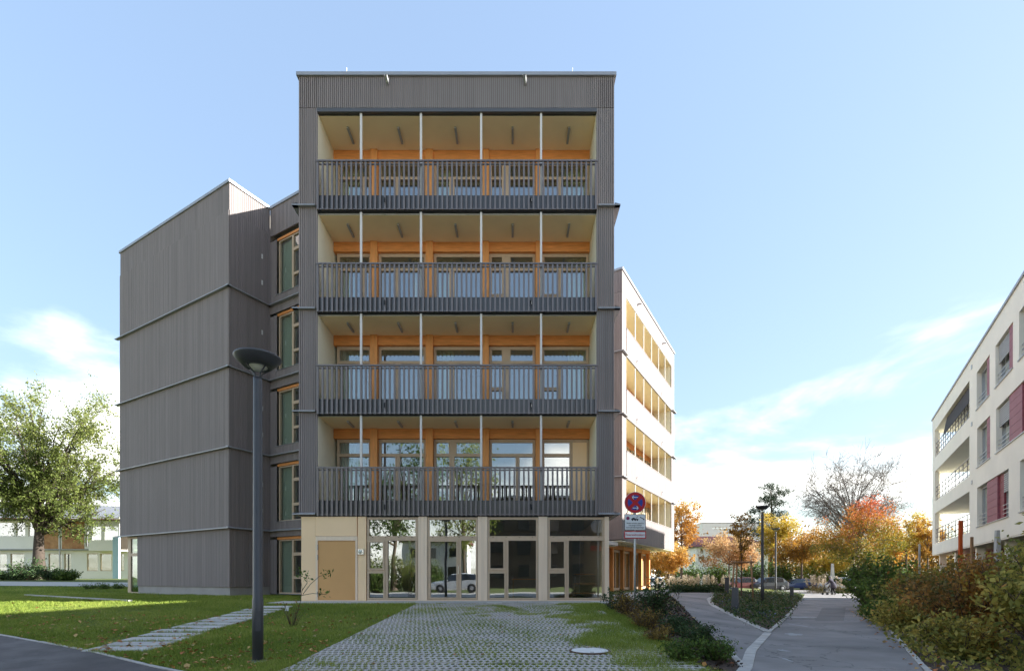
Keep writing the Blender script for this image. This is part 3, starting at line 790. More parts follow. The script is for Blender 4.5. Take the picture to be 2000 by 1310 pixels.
m = part('door_frame', M['gfpier']); m.framed(fx(616)+0.006, fx(698), 0.02, fz(1046.6), [(fx(620.5), fx(694), 0.06, fz(1055))], YF+GY-0.02, 0.10); fr_ = m.done()
m = part('door', M['door']); m.box(fx(620.9), fx(693.6), YF+GY+0.01, YF+0.12, 0.065, fz(1055.4)); dr_ = m.done()
for zz in (fz(1068), fz(1088), fz(1160)):
    m = part('hinge', M['alu'], parent=dr_); m.tube([(fx(620.6), YF+GY-0.03, zz-0.09), (fx(620.6), YF+GY-0.03, zz+0.09)], 0.012, 8); m.done()
for wn_, (a, b) in wins.items():
    holes = [(fx(p_[0]), fx(p_[1]), fz(p_[3]), fz(p_[2])) for p_ in panes[wn_]]
    m = part('window', M['frame'], T_FRONT); m.framed(fx(a), fx(b), fz(1171), GT-0.02, holes, GY+0.03, 0.09)
    for hh in holes[1:]:
        r = 0.055
        m.framed(hh[0]-r, hh[1]+r, hh[2]-r, hh[3]+r, [hh], GY+0.008, 0.03)
    w = m.done()
    for hh in holes:
        g = part('pane', M['glass'], parent=w); g.box(hh[0]-0.01, hh[1]+0.01, YF+GY+0.075, YF+GY+0.087, hh[2]-0.01, hh[3]+0.01); g.done()
        for xx in np.linspace(hh[0]+0.12, hh[1]-0.12, 4 if hh[1]-hh[0] > 1.2 else 2) if hh[3] > 2.0 else []:
            s_ = part('screw_cap', M['dark'], parent=w); s_.box(xx-0.012, xx+0.012, YF+GY+0.018, YF+GY+0.03, hh[2]-0.05, hh[2]-0.026); s_.done()
    m = part('window_sill', M['gfpier']); m.box(fx(a), fx(b), YF+GY-0.015, YF+0.2, 0.03, fz(1171)-0.003); m.done()
dh = part('door_handle', M['chrome']); dh.tube([(fx(896), YF-0.06, fz(1104)), (fx(896), YF-0.06, fz(1121))], 0.014, 8); dh.done()
for a, b in ((816, 834), (933, 952), (1051.5, 1069.5), (1181, 1190)):
    m = part('pier_boards', M['gfpier'], T_FRONT, 'stuff'); m.ribs(fx(a)+0.004, fx(b)-0.004, 0.02, GT, 0.10, 0.008, 0.015, GY-0.0); m.done()
m = part('head_trim', M['dark']); m.box(GL, GR, YF+0.03, YF+0.3, GT+0.002, 2.955); m.done()
for xa in (GL, GR-0.25):
    m = part('wall', M['gf']); m.box(xa+0.004, xa+0.246, YF+0.26, YF+6, 0.02, GT); m.done()
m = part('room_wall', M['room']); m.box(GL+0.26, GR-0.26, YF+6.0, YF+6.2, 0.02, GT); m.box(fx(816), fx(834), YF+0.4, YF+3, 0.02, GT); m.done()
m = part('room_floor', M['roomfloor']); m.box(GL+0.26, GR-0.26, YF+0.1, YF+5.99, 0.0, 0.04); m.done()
# wall lamp by the door
lb = empty('wall_lamp', 'small square steel wall lamp beside the bronze door', 'lamp', loc=(fx(705), YF+GY, fz(1077)))
mb = MB(); mb.box(-0.10, 0.10, -0.055, -0.0, -0.09, 0.09); mb.build('housing', M['chrome'], lb)
mb = MB(); mb.lathe([(0.0, -0.085), (0.04, -0.08), (0.06, -0.065), (0.065, -0.056)], (-0.02, 0, 0.0), 16, axis='y'); mb.build('lamp_glass', M['lampglass'], lb, smooth=True)

# --- left block, turned 30 degrees
CA = (-12.36, 22.3); EL = (-DY, 0.5); IN = (0.5, DY)
T_LB = face_T(CA, EL, IN)                         # long wall
T_LS = face_T(CA, IN, EL)                         # short wall towards the front block (inwards = EL)
LEDG = [3.0, 6.48, 9.96, 13.44]; LEN = 9.79
P0 = (CA[0]+IN[0]*1.94, CA[1]+IN[1]*1.94)
T_P = face_T(P0, (DY, -0.5), IN)
bands = [(0.42, 3.0)] + [(LEDG[i], LEDG[i+1]) for i in range(3)] + [(LEDG[3], 16.75), (16.76, 17.95)]
for T, ln0, nm in ((T_LB, LEN, 'l'), (T_LS, 1.94, 's')):
    m = part('cladding', M['clad'], T, 'stuff')
    for i, (z0, z1) in enumerate(bands):
        a1 = ln0
        if nm == 'l' and i == 0: a1 = 8.0
        ov = 0.0 if i in (0, 5) else -0.06
        m.ribs(0.0, a1, z0, z1-0.008, 0.098, 0.014, 0.024, ov*0.5)
    m.done()
m = part('cladding', M['clad'], face_T((CA[0]+EL[0]*LEN, CA[1]+EL[1]*LEN), IN, (DY, -0.5)), 'stuff'); m.ribs(0, 9, 3.0, 17.95, 0.098, 0.014, 0.024); m.done()
m = part('plinth', M['plinth'], T_LB); m.box(0.04, 8.0, 0.05, 0.3, -0.4, 0.415); m.done()
m = part('plinth', M['plinth'], T_LS); m.box(0.05, 1.94, 0.05, 0.3, -0.4, 0.415); m.done()
m = part('wall', M['room'], T_LB); m.box(0.1, LEN-0.1, 0.1, 11, 3.0, 17.8); m.box(0.1, 7.9, 0.31, 11, -0.3, 2.99); m.done()
m = part('roof_cap', M['cap'], T_LB); m.box(-0.06, LEN+0.06, -0.05, 0.3, 17.95, 18.07); m.done()
m = part('roof_cap', M['cap'], T_LS); m.box(0.31, 1.95, -0.05, 0.3, 17.95, 18.068); m.done()
m = part('roof_cap', M['cap'], T_P); m.box(0.0, 4.6, -0.05, 0.3, 17.95, 18.066); m.done()
for z in LEDG:
    def ledge(T, a0, a1):
        m = part('flashing', M['cap'], T)
        m.face([(a0, -0.16, z-0.035), (a1, -0.16, z-0.035), (a1, -0.16, z), (a0, -0.16, z)]); m.face([(a0, -0.16, z), (a1, -0.16, z), (a1, 0.0, z+0.05), (a0, 0.0, z+0.05)])
        m.face([(a0, -0.16, z-0.035), (a0, 0.02, z-0.035), (a1, 0.02, z-0.035), (a1, -0.16, z-0.035)]); m.face([(a1, -0.16, z-0.035), (a1, 0.02, z-0.035), (a1, 0.0, z+0.05), (a1, -0.16, z)])
        m.face([(a0, -0.16, z-0.035), (a0, 0.02, z-0.035), (a0, 0.0, z+0.05), (a0, -0.16, z)]); m.done()
    ledge(T_LB, -0.15, LEN+0.28); ledge(T_LS, -0.15, 2.05); ledge(T_P, -0.14, 4.6)
# lights (small white fittings) on the short wall
for z in (3.0, 6.48, 9.96, 13.44):
    for dz in (0.8, 2.0):
        m = part('wall_bracket', M['post'], T_LS); m.box(1.48, 1.54, -0.06, -0.001, z+dz, z+dz+0.2); m.done()
# ground-floor corner window of the long wall
m = part('window', M['frame'], T_LB); m.framed(8.02, 9.05, 0.02, 2.95, [(8.12, 8.95, 0.1, 1.95), (8.12, 8.95, 2.1, 2.85)], 0.12, 0.08); w = m.done()
for c_, d_ in ((0.1, 1.95), (2.1, 2.85)):
    g = part('pane', M['glass_green'], T_LB, parent=w); g.box(8.11, 8.96, 0.16, 0.172, c_-.01, d_+.01); g.done()
m = part('column', M['frame'], T_LB); m.box(9.1, 9.3, 0.14, 0.34, 0.0, 2.98); m.done()
m = part('room_wall', M['room'], T_LB); m.box(8.0, 9.5, 2.5, 2.6, 0, 2.98); m.done()
# recessed window wall between the left block and the front block
base = [0.02] + LEDG
for i, z in enumerate(base):
    z0 = z + (0.42 if i else 0.08); z1 = z + (2.95 if i else 2.55)
    if i == 4: z1 = z + 2.95
    holes = [(0.55, 1.40, z0+0.06, z1-0.05), (1.52, 2.32, z1-0.60, z1-0.05), (1.52, 2.32, z0+0.80, z1-0.74), (1.52, 2.32, z0+0.06, z0+0.68), (2.45, 4.2, z0+0.06, z1-0.05)]
    m = part('window', M['frame'], T_P); m.framed(0.48, 4.3, z0, z1, holes, 0.12, 0.10); w = m.done()
    for j, hh in enumerate(holes):
        g = part('pane', M['glass'], T_P, parent=w); g.box(hh[0]-.01, hh[1]+.01, 0.17, 0.182, hh[2]-.01, hh[3]+.01); g.done()
    m = part('cladding', M['clad'], T_P, 'stuff')
    if i: m.ribs(0.0, 4.6, z+0.05, z0-0.02, 0.098, 0.014, 0.024)
    m.ribs(0.0, 0.47, z0-0.019, z1+0.02, 0.098, 0.014, 0.024)
    if i == 4: m.ribs(0.0, 4.6, 16.68, 17.95, 0.098, 0.014, 0.024)
    else: m.ribs(0.0, 4.6, z1+0.15, (LEDG[i] if i < 4 else 17.9)-0.04, 0.098, 0.014, 0.024) if (LEDG[i] if i < 4 else 17.9)-0.04 > z1+0.19 else None
    m.done()
    m = part('lintel', M['timber'], T_P); m.box(0.4, 4.5, 0.09, 0.24, z1+0.02, z1+0.13); m.done()
    m = part('sill', M['cap'], T_P); m.box(0.44, 4.4, -0.03, 0.12, z0-0.018, z0-0.001); m.done()
    m = part('room_wall', M['green_wall'], T_P); m.box(0.3, 1.47, 0.30, 0.34, z0, z1); m.done()
    m = part('room_wall', M['plaster'], T_P); m.box(-0.2, 6, 2.8, 2.9, z+0.2, z+3.3); m.box(1.9, 2.0, 0.6, 2.79, z+0.2, z+3.3); m.box(-0.2, -0.1, 0.3, 2.79, z+0.2, z+3.3); m.done()
    m = part('floor_slab', M['slab'], T_P); m.box(-0.2, 6, 0.25, 2.79, z+3.15 if i < 4 else 16.9, z+3.45 if i < 4 else 17.3); m.done()
# --- right wing, same turn
W0 = (5.98, 28.6); D_ = (0.5, DY); WI = (-DY, 0.5)
T_W = face_T(W0, D_, WI); WL = 12.5
T_WE = face_T(W0, WI, D_)                          # end wall towards the camera
wl_ = [(2.97, LEDG[1]), (LEDG[1], LEDG[2]), (LEDG[2], LEDG[3]), (LEDG[3], 16.75)]
A0, A1 = 0.75, 11.6
m = part('cladding', M['clad'], T_WE, 'stuff')
for z0, z1 in wl_ + [(16.76, 17.95)]: m.ribs(0.0, 6.0, z0, z1-0.008, 0.098, 0.014, 0.024)
m.done()
m = part('wall', M['slab'], T_W); m.box(0.06, A0-0.02, 0.06, 5.5, 2.98, 17.8); m.box(A1+0.02, WL-0.06, 0.06, 5.5, 2.98, 17.8); m.box(A0, A1, 1.75, 1.9, 2.98, 17.8); m.box(A0, A1, 0.05, 1.7, 17.0, 17.7); m.done()
m = part('roof', M['roof'], T_W); m.box(0.1, WL-0.1, 0.31, 6, 17.5, 17.9); m.done()
m = part('roof_cap', M['cap'], T_W); m.box(-0.06, WL+0.06, -0.06, 0.3, 17.95, 18.07); m.done()
m = part('roof_cap', M['cap'], T_WE); m.box(0.31, 6, -0.05, 0.3, 17.95, 18.065); m.done()
m = part('cladding', M['clad'], T_W, 'stuff'); m.ribs(0.0, WL, 16.72, 17.95, 0.098, 0.014, 0.024)
for z0, z1 in wl_:
    m.ribs(0.0, A0, z0, z1-0.04, 0.098, 0.014, 0.024); m.ribs(A1, WL, z0, z1-0.04, 0.098, 0.014, 0.024)
m.done()
for i, (z0, z1) in enumerate(wl_):
    bot = z0 - 0.06; zr = bot + 1.62
    rl = part('parapet', M['clad'], T_W, 'stuff'); rl.ribs(A0+0.002, A1-0.002, bot, zr-0.05, 0.098, 0.014, 0.024, -0.03); rl.box(A0+.002, A1-.002, -0.045, 0.03, zr-0.048, zr); rl.done()
    zc = (wl_[i+1][0]-0.06 if i < 3 else 16.72) - 0.02
    m = part('floor_slab', M['plaster'], T_W); m.box(A0, A1, 0.02, 1.74, bot+0.02, bot+0.32); m.done()
    m = part('ceiling', M['ceil'], T_W); m.box(A0+.002, A1-.002, 0.03, 1.73, zc, zc+0.015); m.done()
    m = part('back_wall', M['plaster'], T_W); m.box(A0+.002, A1-.002, 1.6, 1.74, bot+0.33, zc-0.002); m.box(A0+.001, A0+.012, 0.05, 1.59, bot+0.33, zc-0.002); m.box(A1-.012, A1-.001, 0.05, 1.59, bot+0.33, zc-0.002); m.done()
    m = part('beam', M['timber'], T_W); m.box(A0+0.02, A1-0.02, 1.45, 1.59, zc-0.36, zc-0.003); m.done()
    for j in range(1, 6):
        a = A0 + (A1-A0)*j/6
        m = part('steel_post', M['post'], T_W); m.box(a-0.025, a+0.025, 0.02, 0.07, zr, zc); m.done()
    for j in range(6):
        a = A0 + (A1-A0)*(j+0.5)/6
        m = part('window', M['frame'], T_W); m.framed(a-0.55, a+0.55, bot+0.36, zc-0.38, [(a-0.47, a-0.04, bot+0.46, zc-0.46), (a+0.04, a+0.47, bot+0.46, zc-0.46)], 1.46, 0.08); w = m.done()
        for s0, s1 in ((a-0.48, a-0.03), (a+0.03, a+0.48)):
            g = part('pane', M['glass'], T_W, parent=w); g.box(s0, s1, 1.50, 1.51, bot+0.45, zc-0.45); g.done()
    for a in (2.6, 8.6):
        m = part('drain_spout', M['alu'], T_W); m.tube([(a, 0.0, bot+0.42), (a, -0.14, bot+0.38), (a, -0.16, bot+0.2)], 0.025, 6); m.done()
for a in (3.0, 9.0):
    m = part('overflow_pipe', M['alu'], T_W); m.tube([(a, 0.02, 17.4), (a, -0.25, 17.36)], 0.05, 8); m.done()
for z in LEDG[1:]:
    for a0, a1 in ((-0.14, A0-0.05), (A1+0.05, WL+0.18)):
        m = part('flashing', M['cap'], T_W); m.box(a0, a1, -0.16, 0.0, z-0.035, z+0.005); m.done()
    m = part('flashing', M['cap'], T_WE); m.box(0.001, 6, -0.16, 0.0, z-0.035, z+0.005); m.done()
m = part('flashing', M['cap'], T_W); m.box(A0, A1, 0.0, 0.02, 2.93-0.04, 2.96); m.done()
# open ground floor of the wing
m = part('soffit', M['plaster'], T_W); m.box(0.0, WL, 0.021, 5.5, 2.86, 2.905); m.done()
for j in range(5):
    a = 2.6 + j*2.03
    m = part('column', M['timber_v'], T_W); m.box(a-0.11, a+0.11, 1.4, 1.75, 0.0, 2.86, random.random()); m.done()
    if j < 4:
        m = part('window', M['frame'], T_W); m.framed(a+0.12, a+1.91, 0.04, 2.6, [(a+0.25, a+1.0, 0.2, 2.45), (a+1.1, a+1.8, 0.2, 2.45)], 1.62, 0.08); w = m.done()
        for s0, s1 in ((a+0.24, a+1.01), (a+1.09, a+1.81)):
            g = part('pane', M['glass'], T_W, parent=w); g.box(s0, s1, 1.66, 1.67, 0.19, 2.46); g.done()
    for b in (0.55, 0.98):
        m = part('soffit_light', M['alu'], T_W); m.box(a-0.9, a-0.1, b, b+0.07, 2.82, 2.858); m.done()
m = part('beam', M['timber'], T_W); m.box(0.5, 11.0, 1.42, 1.7, 2.61, 2.855); m.done()
m = part('wall', M['gf'], T_W); m.box(-2.0, 2.4, 1.6, 1.9, 0.0, 2.85); m.box(10.85, 11.2, 1.5, 5.5, 0, 2.85); m.box(2.4, 11, 4.8, 5.0, 0, 2.85); m.done()
m = part('entrance_canopy', M['cap'], T_W); m.box(-7.8, 0.2, 0.3, 2.6, 2.62, 2.82); m.done()
m = part('entrance_canopy_soffit', M['plaster'], T_W); m.box(-7.7, 0.1, 0.4, 2.5, 2.58, 2.617); m.done()
# mass of the building behind (never seen, shades the ground)
m = part('rear_wall', M['slab']); m.prism([(-7.3, 24.6), (3.3, 24.6), (3.4, 28.5), (0.5, 31.8), (7.5, 43.0), (-2, 48), (-14, 40), (-8.0, 28.5)], 0.0, 17.6); m.done()
# ================================================================== STREET FURNITURE
def street_lamp(label, x, y, h, sc=1.0):
    r = empty('street_lamp', label, 'street lamp', 'bowl-topped street lamps', loc=(x, y, Hs(x, y)))
    mb = MB(); mb.lathe([(0.075, -0.1), (0.075, 0.9), (0.068, 0.92), (0.060, h-0.36), (0.060, h-0.30)], n=24); mb.build('pole', M['lamp'], r, smooth=True)
    mb = MB(); mb.lathe([(0.085, 0.0), (0.085, 0.02), (0.076, 0.03)], n=24); mb.build('collar', M['lamp'], r)
    mb = MB(); mb.box(-0.035, 0.035, -0.0795, -0.06, 0.45, 0.75); dr__ = mb.build('access_door', M['lamp'], r); dr__.rotation_euler.z = 0.5
    mb = MB(); mb.lathe([(0.13, -0.02), (0.13, 0.012), (0.085, 0.014)], n=24); mb.build('base_plate', M['concrete'], r)
    for k in range(4):
        a = math.pi/4 + k*math.pi/2 + 0.3
        mb = MB(); mb.tube([(0.045*math.cos(a), 0.045*math.sin(a), h-0.34), (0.05*math.cos(a), 0.05*math.sin(a), h-0.25), (0.20*math.cos(a), 0.20*math.sin(a), h-0.125)], 0.010, 6); mb.build('arm', M['lamp'], r)
    mb = MB(); mb.lathe([(0.175, h-0.145), (0.19, h-0.15), (0.318, h-0.028), (0.323, h-0.012), (0.315, h), (0.0, h+0.03)], n=48); mb.lathe([(0.17, h-0.142), (0.17, h-0.06), (0.0, h-0.05)], n=32)
    o = mb.build('lamp_shade', M['lamp'], r, smooth=True)
    mb = MB(); mb.lathe([(0.0, h-0.20), (0.04, h-0.205), (0.075, h-0.18), (0.165, h-0.125)], n=32); mb.build('lamp_glass', M['lampglass'], r, smooth=True)
    return r
def lamp_h(pyb, pyt, Y): return (pyb-pyt)/F_PX*Y
L1 = G(503, 1291); street_lamp('near grey bowl-topped street lamp standing on the lawn in front', X(503.5, L1.y), L1.y, Z(697, L1.y)-L1.z)
L2 = G(1489, 1179); street_lamp('taller of the two street lamps in the island bed', L2.x, L2.y, Z(988, L2.y)-L2.z)
L3 = G(1515, 1159); street_lamp('farther and shorter-looking street lamp behind the island bed', L3.x, L3.y, Z(1031, L3.y)-L3.z)

def bollard(label, px, pyb, pyt):
    g = G(px, pyb); h = Z(pyt, g.y)-g.z
    r = empty('bollard_light', label, 'bollard light', 'dark bollard lights by the path', loc=tuple(g))
    r.rotation_euler.z = math.radians(-30)
    mb = MB(); mb.T = None
    for z0, z1, a0, a1 in ((-0.05, h-0.05, 0.125, 0.10),):
        pts0 = [(-a0, -0.06, z0), (a0, -0.06, z0), (a0, 0.06, z0), (-a0, 0.06, z0)]; pts1 = [(-a1, -0.05, z1), (a1, -0.05, z1), (a1, 0.05, z1), (-a1, 0.05, z1)]
        for k in range(4): mb.face([pts0[k], pts0[(k+1) % 4], pts1[(k+1) % 4], pts1[k]])
        mb.face(pts1)
    mb.build('body', M['lamp'], r)
    mb = MB(); mb.box(-0.17, 0.105, -0.06, 0.06, h-0.05, h); o = mb.build('head', M['lamp'], r)
    mb = MB(); mb.box(-0.16, -0.105, -0.045, 0.045, h-0.056, h-0.0505); mb.build('lens', M['lampglass'], r)
bollard('nearest dark bollard light at the kerb of the island bed', 1436, 1197, 1147)
bollard('far dark bollard light behind the staked young tree', 1420, 1161, 1127)
bollard('dark bollard light beside the footpath at the end of the island', 1546.5, 1171, 1145)

# --- the no-stopping sign
sy = 14.5; sx = X(1240.5, sy); sg = Hs(sx, sy)
SG = empty('traffic_sign', 'round red and blue no-stopping sign above two rectangular plates on a pole', 'traffic sign', loc=(sx, sy, sg))
def zrel(py): return Z(py, sy) - sg
mb = MB(); mb.tube([(0, 0.035, -0.2), (0, 0.035, zrel(960))], 0.03, 14); mb.build('pole', M['galv'], SG, smooth=True)
zc_ = zrel(981); R_ = 0.302
def disc(mb, r, y0, y1, zc, n=48, xc=0.0): mb.lathe([(r, y0), (r, y1)], (xc, 0, zc), n, axis='y')
mb = MB(); disc(mb, R_, -0.002, 0.004, zc_); plate = mb.build('sign_plate', M['sg_white'], SG)
mb = MB(); disc(mb, R_-0.010, -0.005, -0.0025, zc_); mb.build('red_disc', M['sg_red'], plate)
# four blue fields between the ring and the diagonal cross
for k in range(4):
    a0 = math.pi/2*k; half = math.radians(45)
    mb = MB(); pts = []; r_in = 0.075; w = 0.047
    ri = 0.212
    th = math.asin(w/ri)
    for j in range(13):
        a = a0 - (half-th) + 2*(half-th)*j/12
        pts.append((ri*math.cos(a), -0.0075, zc_ + ri*math.sin(a)))
    pts.append((w*math.sqrt(2)*math.cos(a0), -0.0075, zc_ + w*math.sqrt(2)*math.sin(a0)))
    mb.face(pts[::-1]); mb.build('blue_field', M['sg_blue'], plate)
def arrow(mb, cx, cz, s, L=0.075, y=-0.0105, t=0.010):
    mb.face([(cx-L, y, cz-t), (cx+L, y, cz-t), (cx+L, y, cz+t), (cx-L, y, cz+t)])
    tip = cx + s*(L+0.016)
    for q in (-1, 1):
        bx_, bz_ = tip - s*0.052, cz + q*0.052
        mb.face([(tip, y-0.0004*q, cz), (tip-s*0.022, y-0.0004*q, cz), (bx_-s*0.011, y-0.0004*q, bz_), (bx_+s*0.011, y-0.0004*q, bz_)])
mb = MB(); arrow(mb, -0.004, zc_+0.148, -1); mb.build('arrow', M['sg_white'], plate)
mb = MB(); arrow(mb, 0.004, zc_-0.152, 1); mb.build('arrow', M['sg_white'], plate)
pz0, pz1 = zrel(1034.5), zrel(1003.5); hw = 0.302
mb = MB(); mb.box(-hw, hw, -0.002, 0.004, pz0, pz1); pl2 = mb.build('towing_plate', M['sg_black'], SG)
mb = MB(); mb.box(-hw+0.013, hw-0.013, -0.0045, -0.0022, pz0+0.013, pz1-0.013); mb.build('plate_face', M['sg_white'], pl2)
mb = MB(); disc(mb, 0.048, -0.007, -0.0048, pz1-0.115, 24, -0.205); mb.build('symbol', M['sg_purple'], pl2)
mb = MB(); zt = pz1-0.12
def poly(pts, y=-0.0075): mb.face([(a, y, b) for a, b in pts])
poly([(-0.11, zt-0.035), (0.09, zt-0.035), (0.09, zt-0.012), (0.0, zt-0.012), (-0.02, zt+0.02), (-0.075, zt+0.02), (-0.085, zt-0.005), (-0.11, zt-0.01)])
for cx_ in (-0.075, 0.0, 0.06):
    n = 12; poly([(cx_+0.022*math.cos(2*math.pi*j/n), zt-0.045+0.022*math.sin(2*math.pi*j/n)) for j in range(n)], -0.0082)
poly([(0.005, zt-0.008), (0.013, zt-0.014), (0.085, zt+0.06), (0.078, zt+0.066)])
poly([(0.13, zt+0.03), (0.145, zt+0.045), (0.25, zt-0.01), (0.265, zt-0.045), (0.235, zt-0.05), (0.22, zt-0.02)])
mb.build('symbol', M['sg_black'], pl2)
RX = Matrix.Rotation(math.radians(90), 4, 'X')
for body, zz, sz in (('Widerrechtlich geparkte', pz1-0.255, 0.052), ('Fahrzeuge werden', pz1-0.315, 0.052), ('kostenpflichtig abgeschleppt', pz1-0.375, 0.052)):
    text_mesh(body, sz, M['sg_black'], pl2, Matrix.Translation((0, -0.0075, zz)) @ RX, sx=0.86 if len(body) > 25 else 0.95)
qz0, qz1 = zrel(1051), zrel(1036.5)
mb = MB(); mb.box(-hw-0.005, hw+0.005, -0.002, 0.004, qz0, qz1); pl3 = mb.build('fire_lane_plate', M['sg_red'], SG)
mb = MB(); mb.box(-hw+0.02, hw-0.02, -0.0045, -0.0022, qz0+0.026, qz1-0.026); mb.build('plate_face', M['sg_white'], pl3)
text_mesh('Feuerwehrzufahrt', 0.088, M['sg_red'], pl3, Matrix.Translation((0, -0.0075, (qz0+qz1)/2)) @ RX, sx=0.84)

# ================================================================== PLANTS
def rv(n=None):
    v = RNG.normal(size=(n, 3) if n else 3); return v/np.linalg.norm(v, axis=-1, keepdims=True)
def leaves_mesh(name, anchors, n_per, size, spread, material, parent, tone_fn=None, droop=0.0, aspect=0.55, seed_tone=None):
    """diamond leaves scattered round anchor points; tone per leaf"""
    A = np.repeat(anchors, n_per, axis=0); n = len(A)
    c = A + RNG.normal(size=(n, 3))*spread
    d = rv(n); d[:, 2] -= droop; d /= np.linalg.norm(d, axis=1, keepdims=True)
    w = np.cross(d, rv(n)); w /= np.linalg.norm(w, axis=1, keepdims=True)+1e-9
    up = np.cross(d, w)
    s_ = size*RNG.uniform(0.45, 1.55, size=(n, 1))
    V = np.stack([c - d*s_*0.5, c + w*s_*aspect*0.5 + up*s_*0.06, c + d*s_*0.5, c - w*s_*aspect*0.5 + up*s_*0.06], axis=1).reshape(-1, 3)
    tone = np.clip(tone_fn(c) if tone_fn else RNG.uniform(0, 1, n), 0, 1)
    return np_mesh(name, V, 4, material, tone, parent)

def bez(a, b, c, n):
    t = np.linspace(0, 1, n)[:, None]
    return (1-t)**2*a + 2*t*(1-t)*b + t*t*c

def grow(base, h, r_trunk, trunk_h, cen, rad, n1=12, n2=8, n3=5, sub=0.32, twig=0.14, up=0.25, low=-0.8, wob=0.06, seed_rad=(0.7, 1.0), lean=(0, 0), tt=0.5, limb=0.62, rmin=0.0):
    """trunk + limbs reaching into an ellipsoidal crown; returns the wood builder and leaf anchors"""
    mb = MB(); anchors = []
    base = np.array(base, float); cen = np.array(cen, float); rad = np.array(rad, float)
    topz = cen[2] + rad[2]*tt
    n = 9; tp = []
    for k in range(n):
        f = k/(n-1)
        tp.append(base + np.array([lean[0]*f + RNG.normal()*wob*rad[0]*0.12*f, lean[1]*f + RNG.normal()*wob*rad[0]*0.12*f, (topz-base[2])*f]))
    tr = [r_trunk*(1.25 if k == 0 else 1)*(1-0.93*(k/(n-1))**0.8) + 0.004 for k in range(n)]
    mb.tube([base - np.array([0, 0, 0.15])] + tp, [tr[0]*1.25] + tr, 10)
    def trunk_at(z):
        f = np.clip((z-base[2])/(topz-base[2]), 0, 1)*(n-1); i = int(min(f, n-2)); return tp[i]+(tp[i+1]-tp[i])*(f-i), tr[i]+(tr[i+1]-tr[i])*(f-i)
    for i in range(n1):
        th = 2*math.pi*(i*0.382 + RNG.uniform(-.08, .08)); ph = RNG.uniform(low, 0.95)
        dv = np.array([math.cos(th)*math.sqrt(max(0, 1-ph*ph)), math.sin(th)*math.sqrt(max(0, 1-ph*ph)), ph])
        tgt = cen + dv*rad*RNG.uniform(*seed_rad)
        z0 = base[2] + trunk_h + (tgt[2]-base[2]-trunk_h)*RNG.uniform(0.05, 0.5)
        z0 = max(base[2]+trunk_h*0.85, min(z0, tgt[2]-0.02*h)) if tgt[2] > base[2]+trunk_h else base[2]+trunk_h*RNG.uniform(0.9, 1.15)
        a, ra = trunk_at(z0)
        ctl = a*0.5 + tgt*0.5 + np.array([0, 0, up*np.linalg.norm(tgt-a)*RNG.uniform(0.3, 1.0)]) + RNG.normal(size=3)*wob*np.linalg.norm(tgt-a)
        L_ = bez(a, ctl, tgt, 8); rl = max(ra*limb, 0.01)
        L_[1:-1] += RNG.normal(size=(6, 3))*wob*0.3*np.linalg.norm(tgt-a)*0.2
        rr = [rl*(1-0.88*t) for t in np.linspace(0, 1, 8)]
        mb.tube(L_, rr, 6)
        ln1 = np.linalg.norm(tgt-a)
        for j in range(n2):
            f = RNG.uniform(0.28, 1.0); q = f*7; i0 = int(min(q, 6)); p0 = L_[i0]+(L_[i0+1]-L_[i0])*(q-i0)
            out = (p0-cen)/rad; out /= np.linalg.norm(out)+1e-6
            dv2 = rv()*0.9 + out*0.55 + np.array([0, 0, up*0.8]); dv2 /= np.linalg.norm(dv2)
            ln2 = sub*np.mean(rad)*RNG.uniform(0.6, 1.3)
            p1 = p0 + dv2*ln2
            e = np.linalg.norm((p1-cen)/rad)
            if e > 1.08: p1 = cen + (p1-cen)/e*1.06
            c2 = (p0+p1)/2 + RNG.normal(size=3)*0.12*ln2
            S2 = bez(p0, c2, p1, 4); r2 = max(rl*(1-0.85*f)*0.55, 0.004, rmin)
            mb.tube(S2, [r2, r2*0.75, r2*0.5, r2*0.25], 4, cap=False)
            anchors += [S2[2], S2[3]]
            for k in range(n3):
                f3 = RNG.uniform(0.3, 1.0); p2 = S2[0]*(1-f3)+S2[3]*f3
                p3 = p2 + (rv()*0.8 + dv2*0.5 + np.array([0, 0, up*0.5]))*twig*np.mean(rad)*RNG.uniform(0.5, 1.3)
                mb.tube([p2, (p2+p3)/2 + RNG.normal(size=3)*0.03*ln2, p3], [max(r2*0.4, rmin*.8), max(r2*0.28, rmin*.7), max(r2*0.12, rmin*.4)], 3, cap=False)
                anchors += [p3, (p2+p3)/2]
    return mb, np.array(anchors)

def tree(name, label, px, pyb, top, bot, halfw, Y, lm, bark, leaf, nper, n1=12, n2=8, n3=4, r=0.2, cat='tree', spread=0.03, tone_fn=None, group=None, z_base=None, up=0.25, low=-0.75, trunk_to=None, depth=1.0, sub=0.32, twig=0.14, seed_rad=(0.7, 1.0), aspect=0.55, tt=0.5, limb=0.62, rmin=0.0):
    """a tree whose crown fills (top..bot, +-halfw) of the photo at distance Y"""
    x = X(px, Y); zb = Hs(x, Y) if z_base is None else z_base
    zt, z0 = Z(top, Y), Z(bot, Y); hw = halfw/F_PX*Y
    root = empty(name, label, cat, group, loc=(x, Y, zb))
    cen = (0, 0, (zt+z0)/2-zb); rad = (hw, hw*depth, (zt-z0)/2)
    mb, an = grow((0, 0, 0), zt-zb, r, (trunk_to if trunk_to is not None else max(0.3, z0-zb+0.15*(zt-z0))), cen, rad, n1, n2, n3, up=up, low=low, sub=sub, twig=twig, seed_rad=seed_rad, tt=tt, limb=limb, rmin=rmin)
    mb.build('trunk', bark, root, smooth=True)
    if nper:
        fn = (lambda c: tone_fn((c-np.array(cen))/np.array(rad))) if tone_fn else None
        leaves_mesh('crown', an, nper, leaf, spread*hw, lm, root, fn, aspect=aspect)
    return root

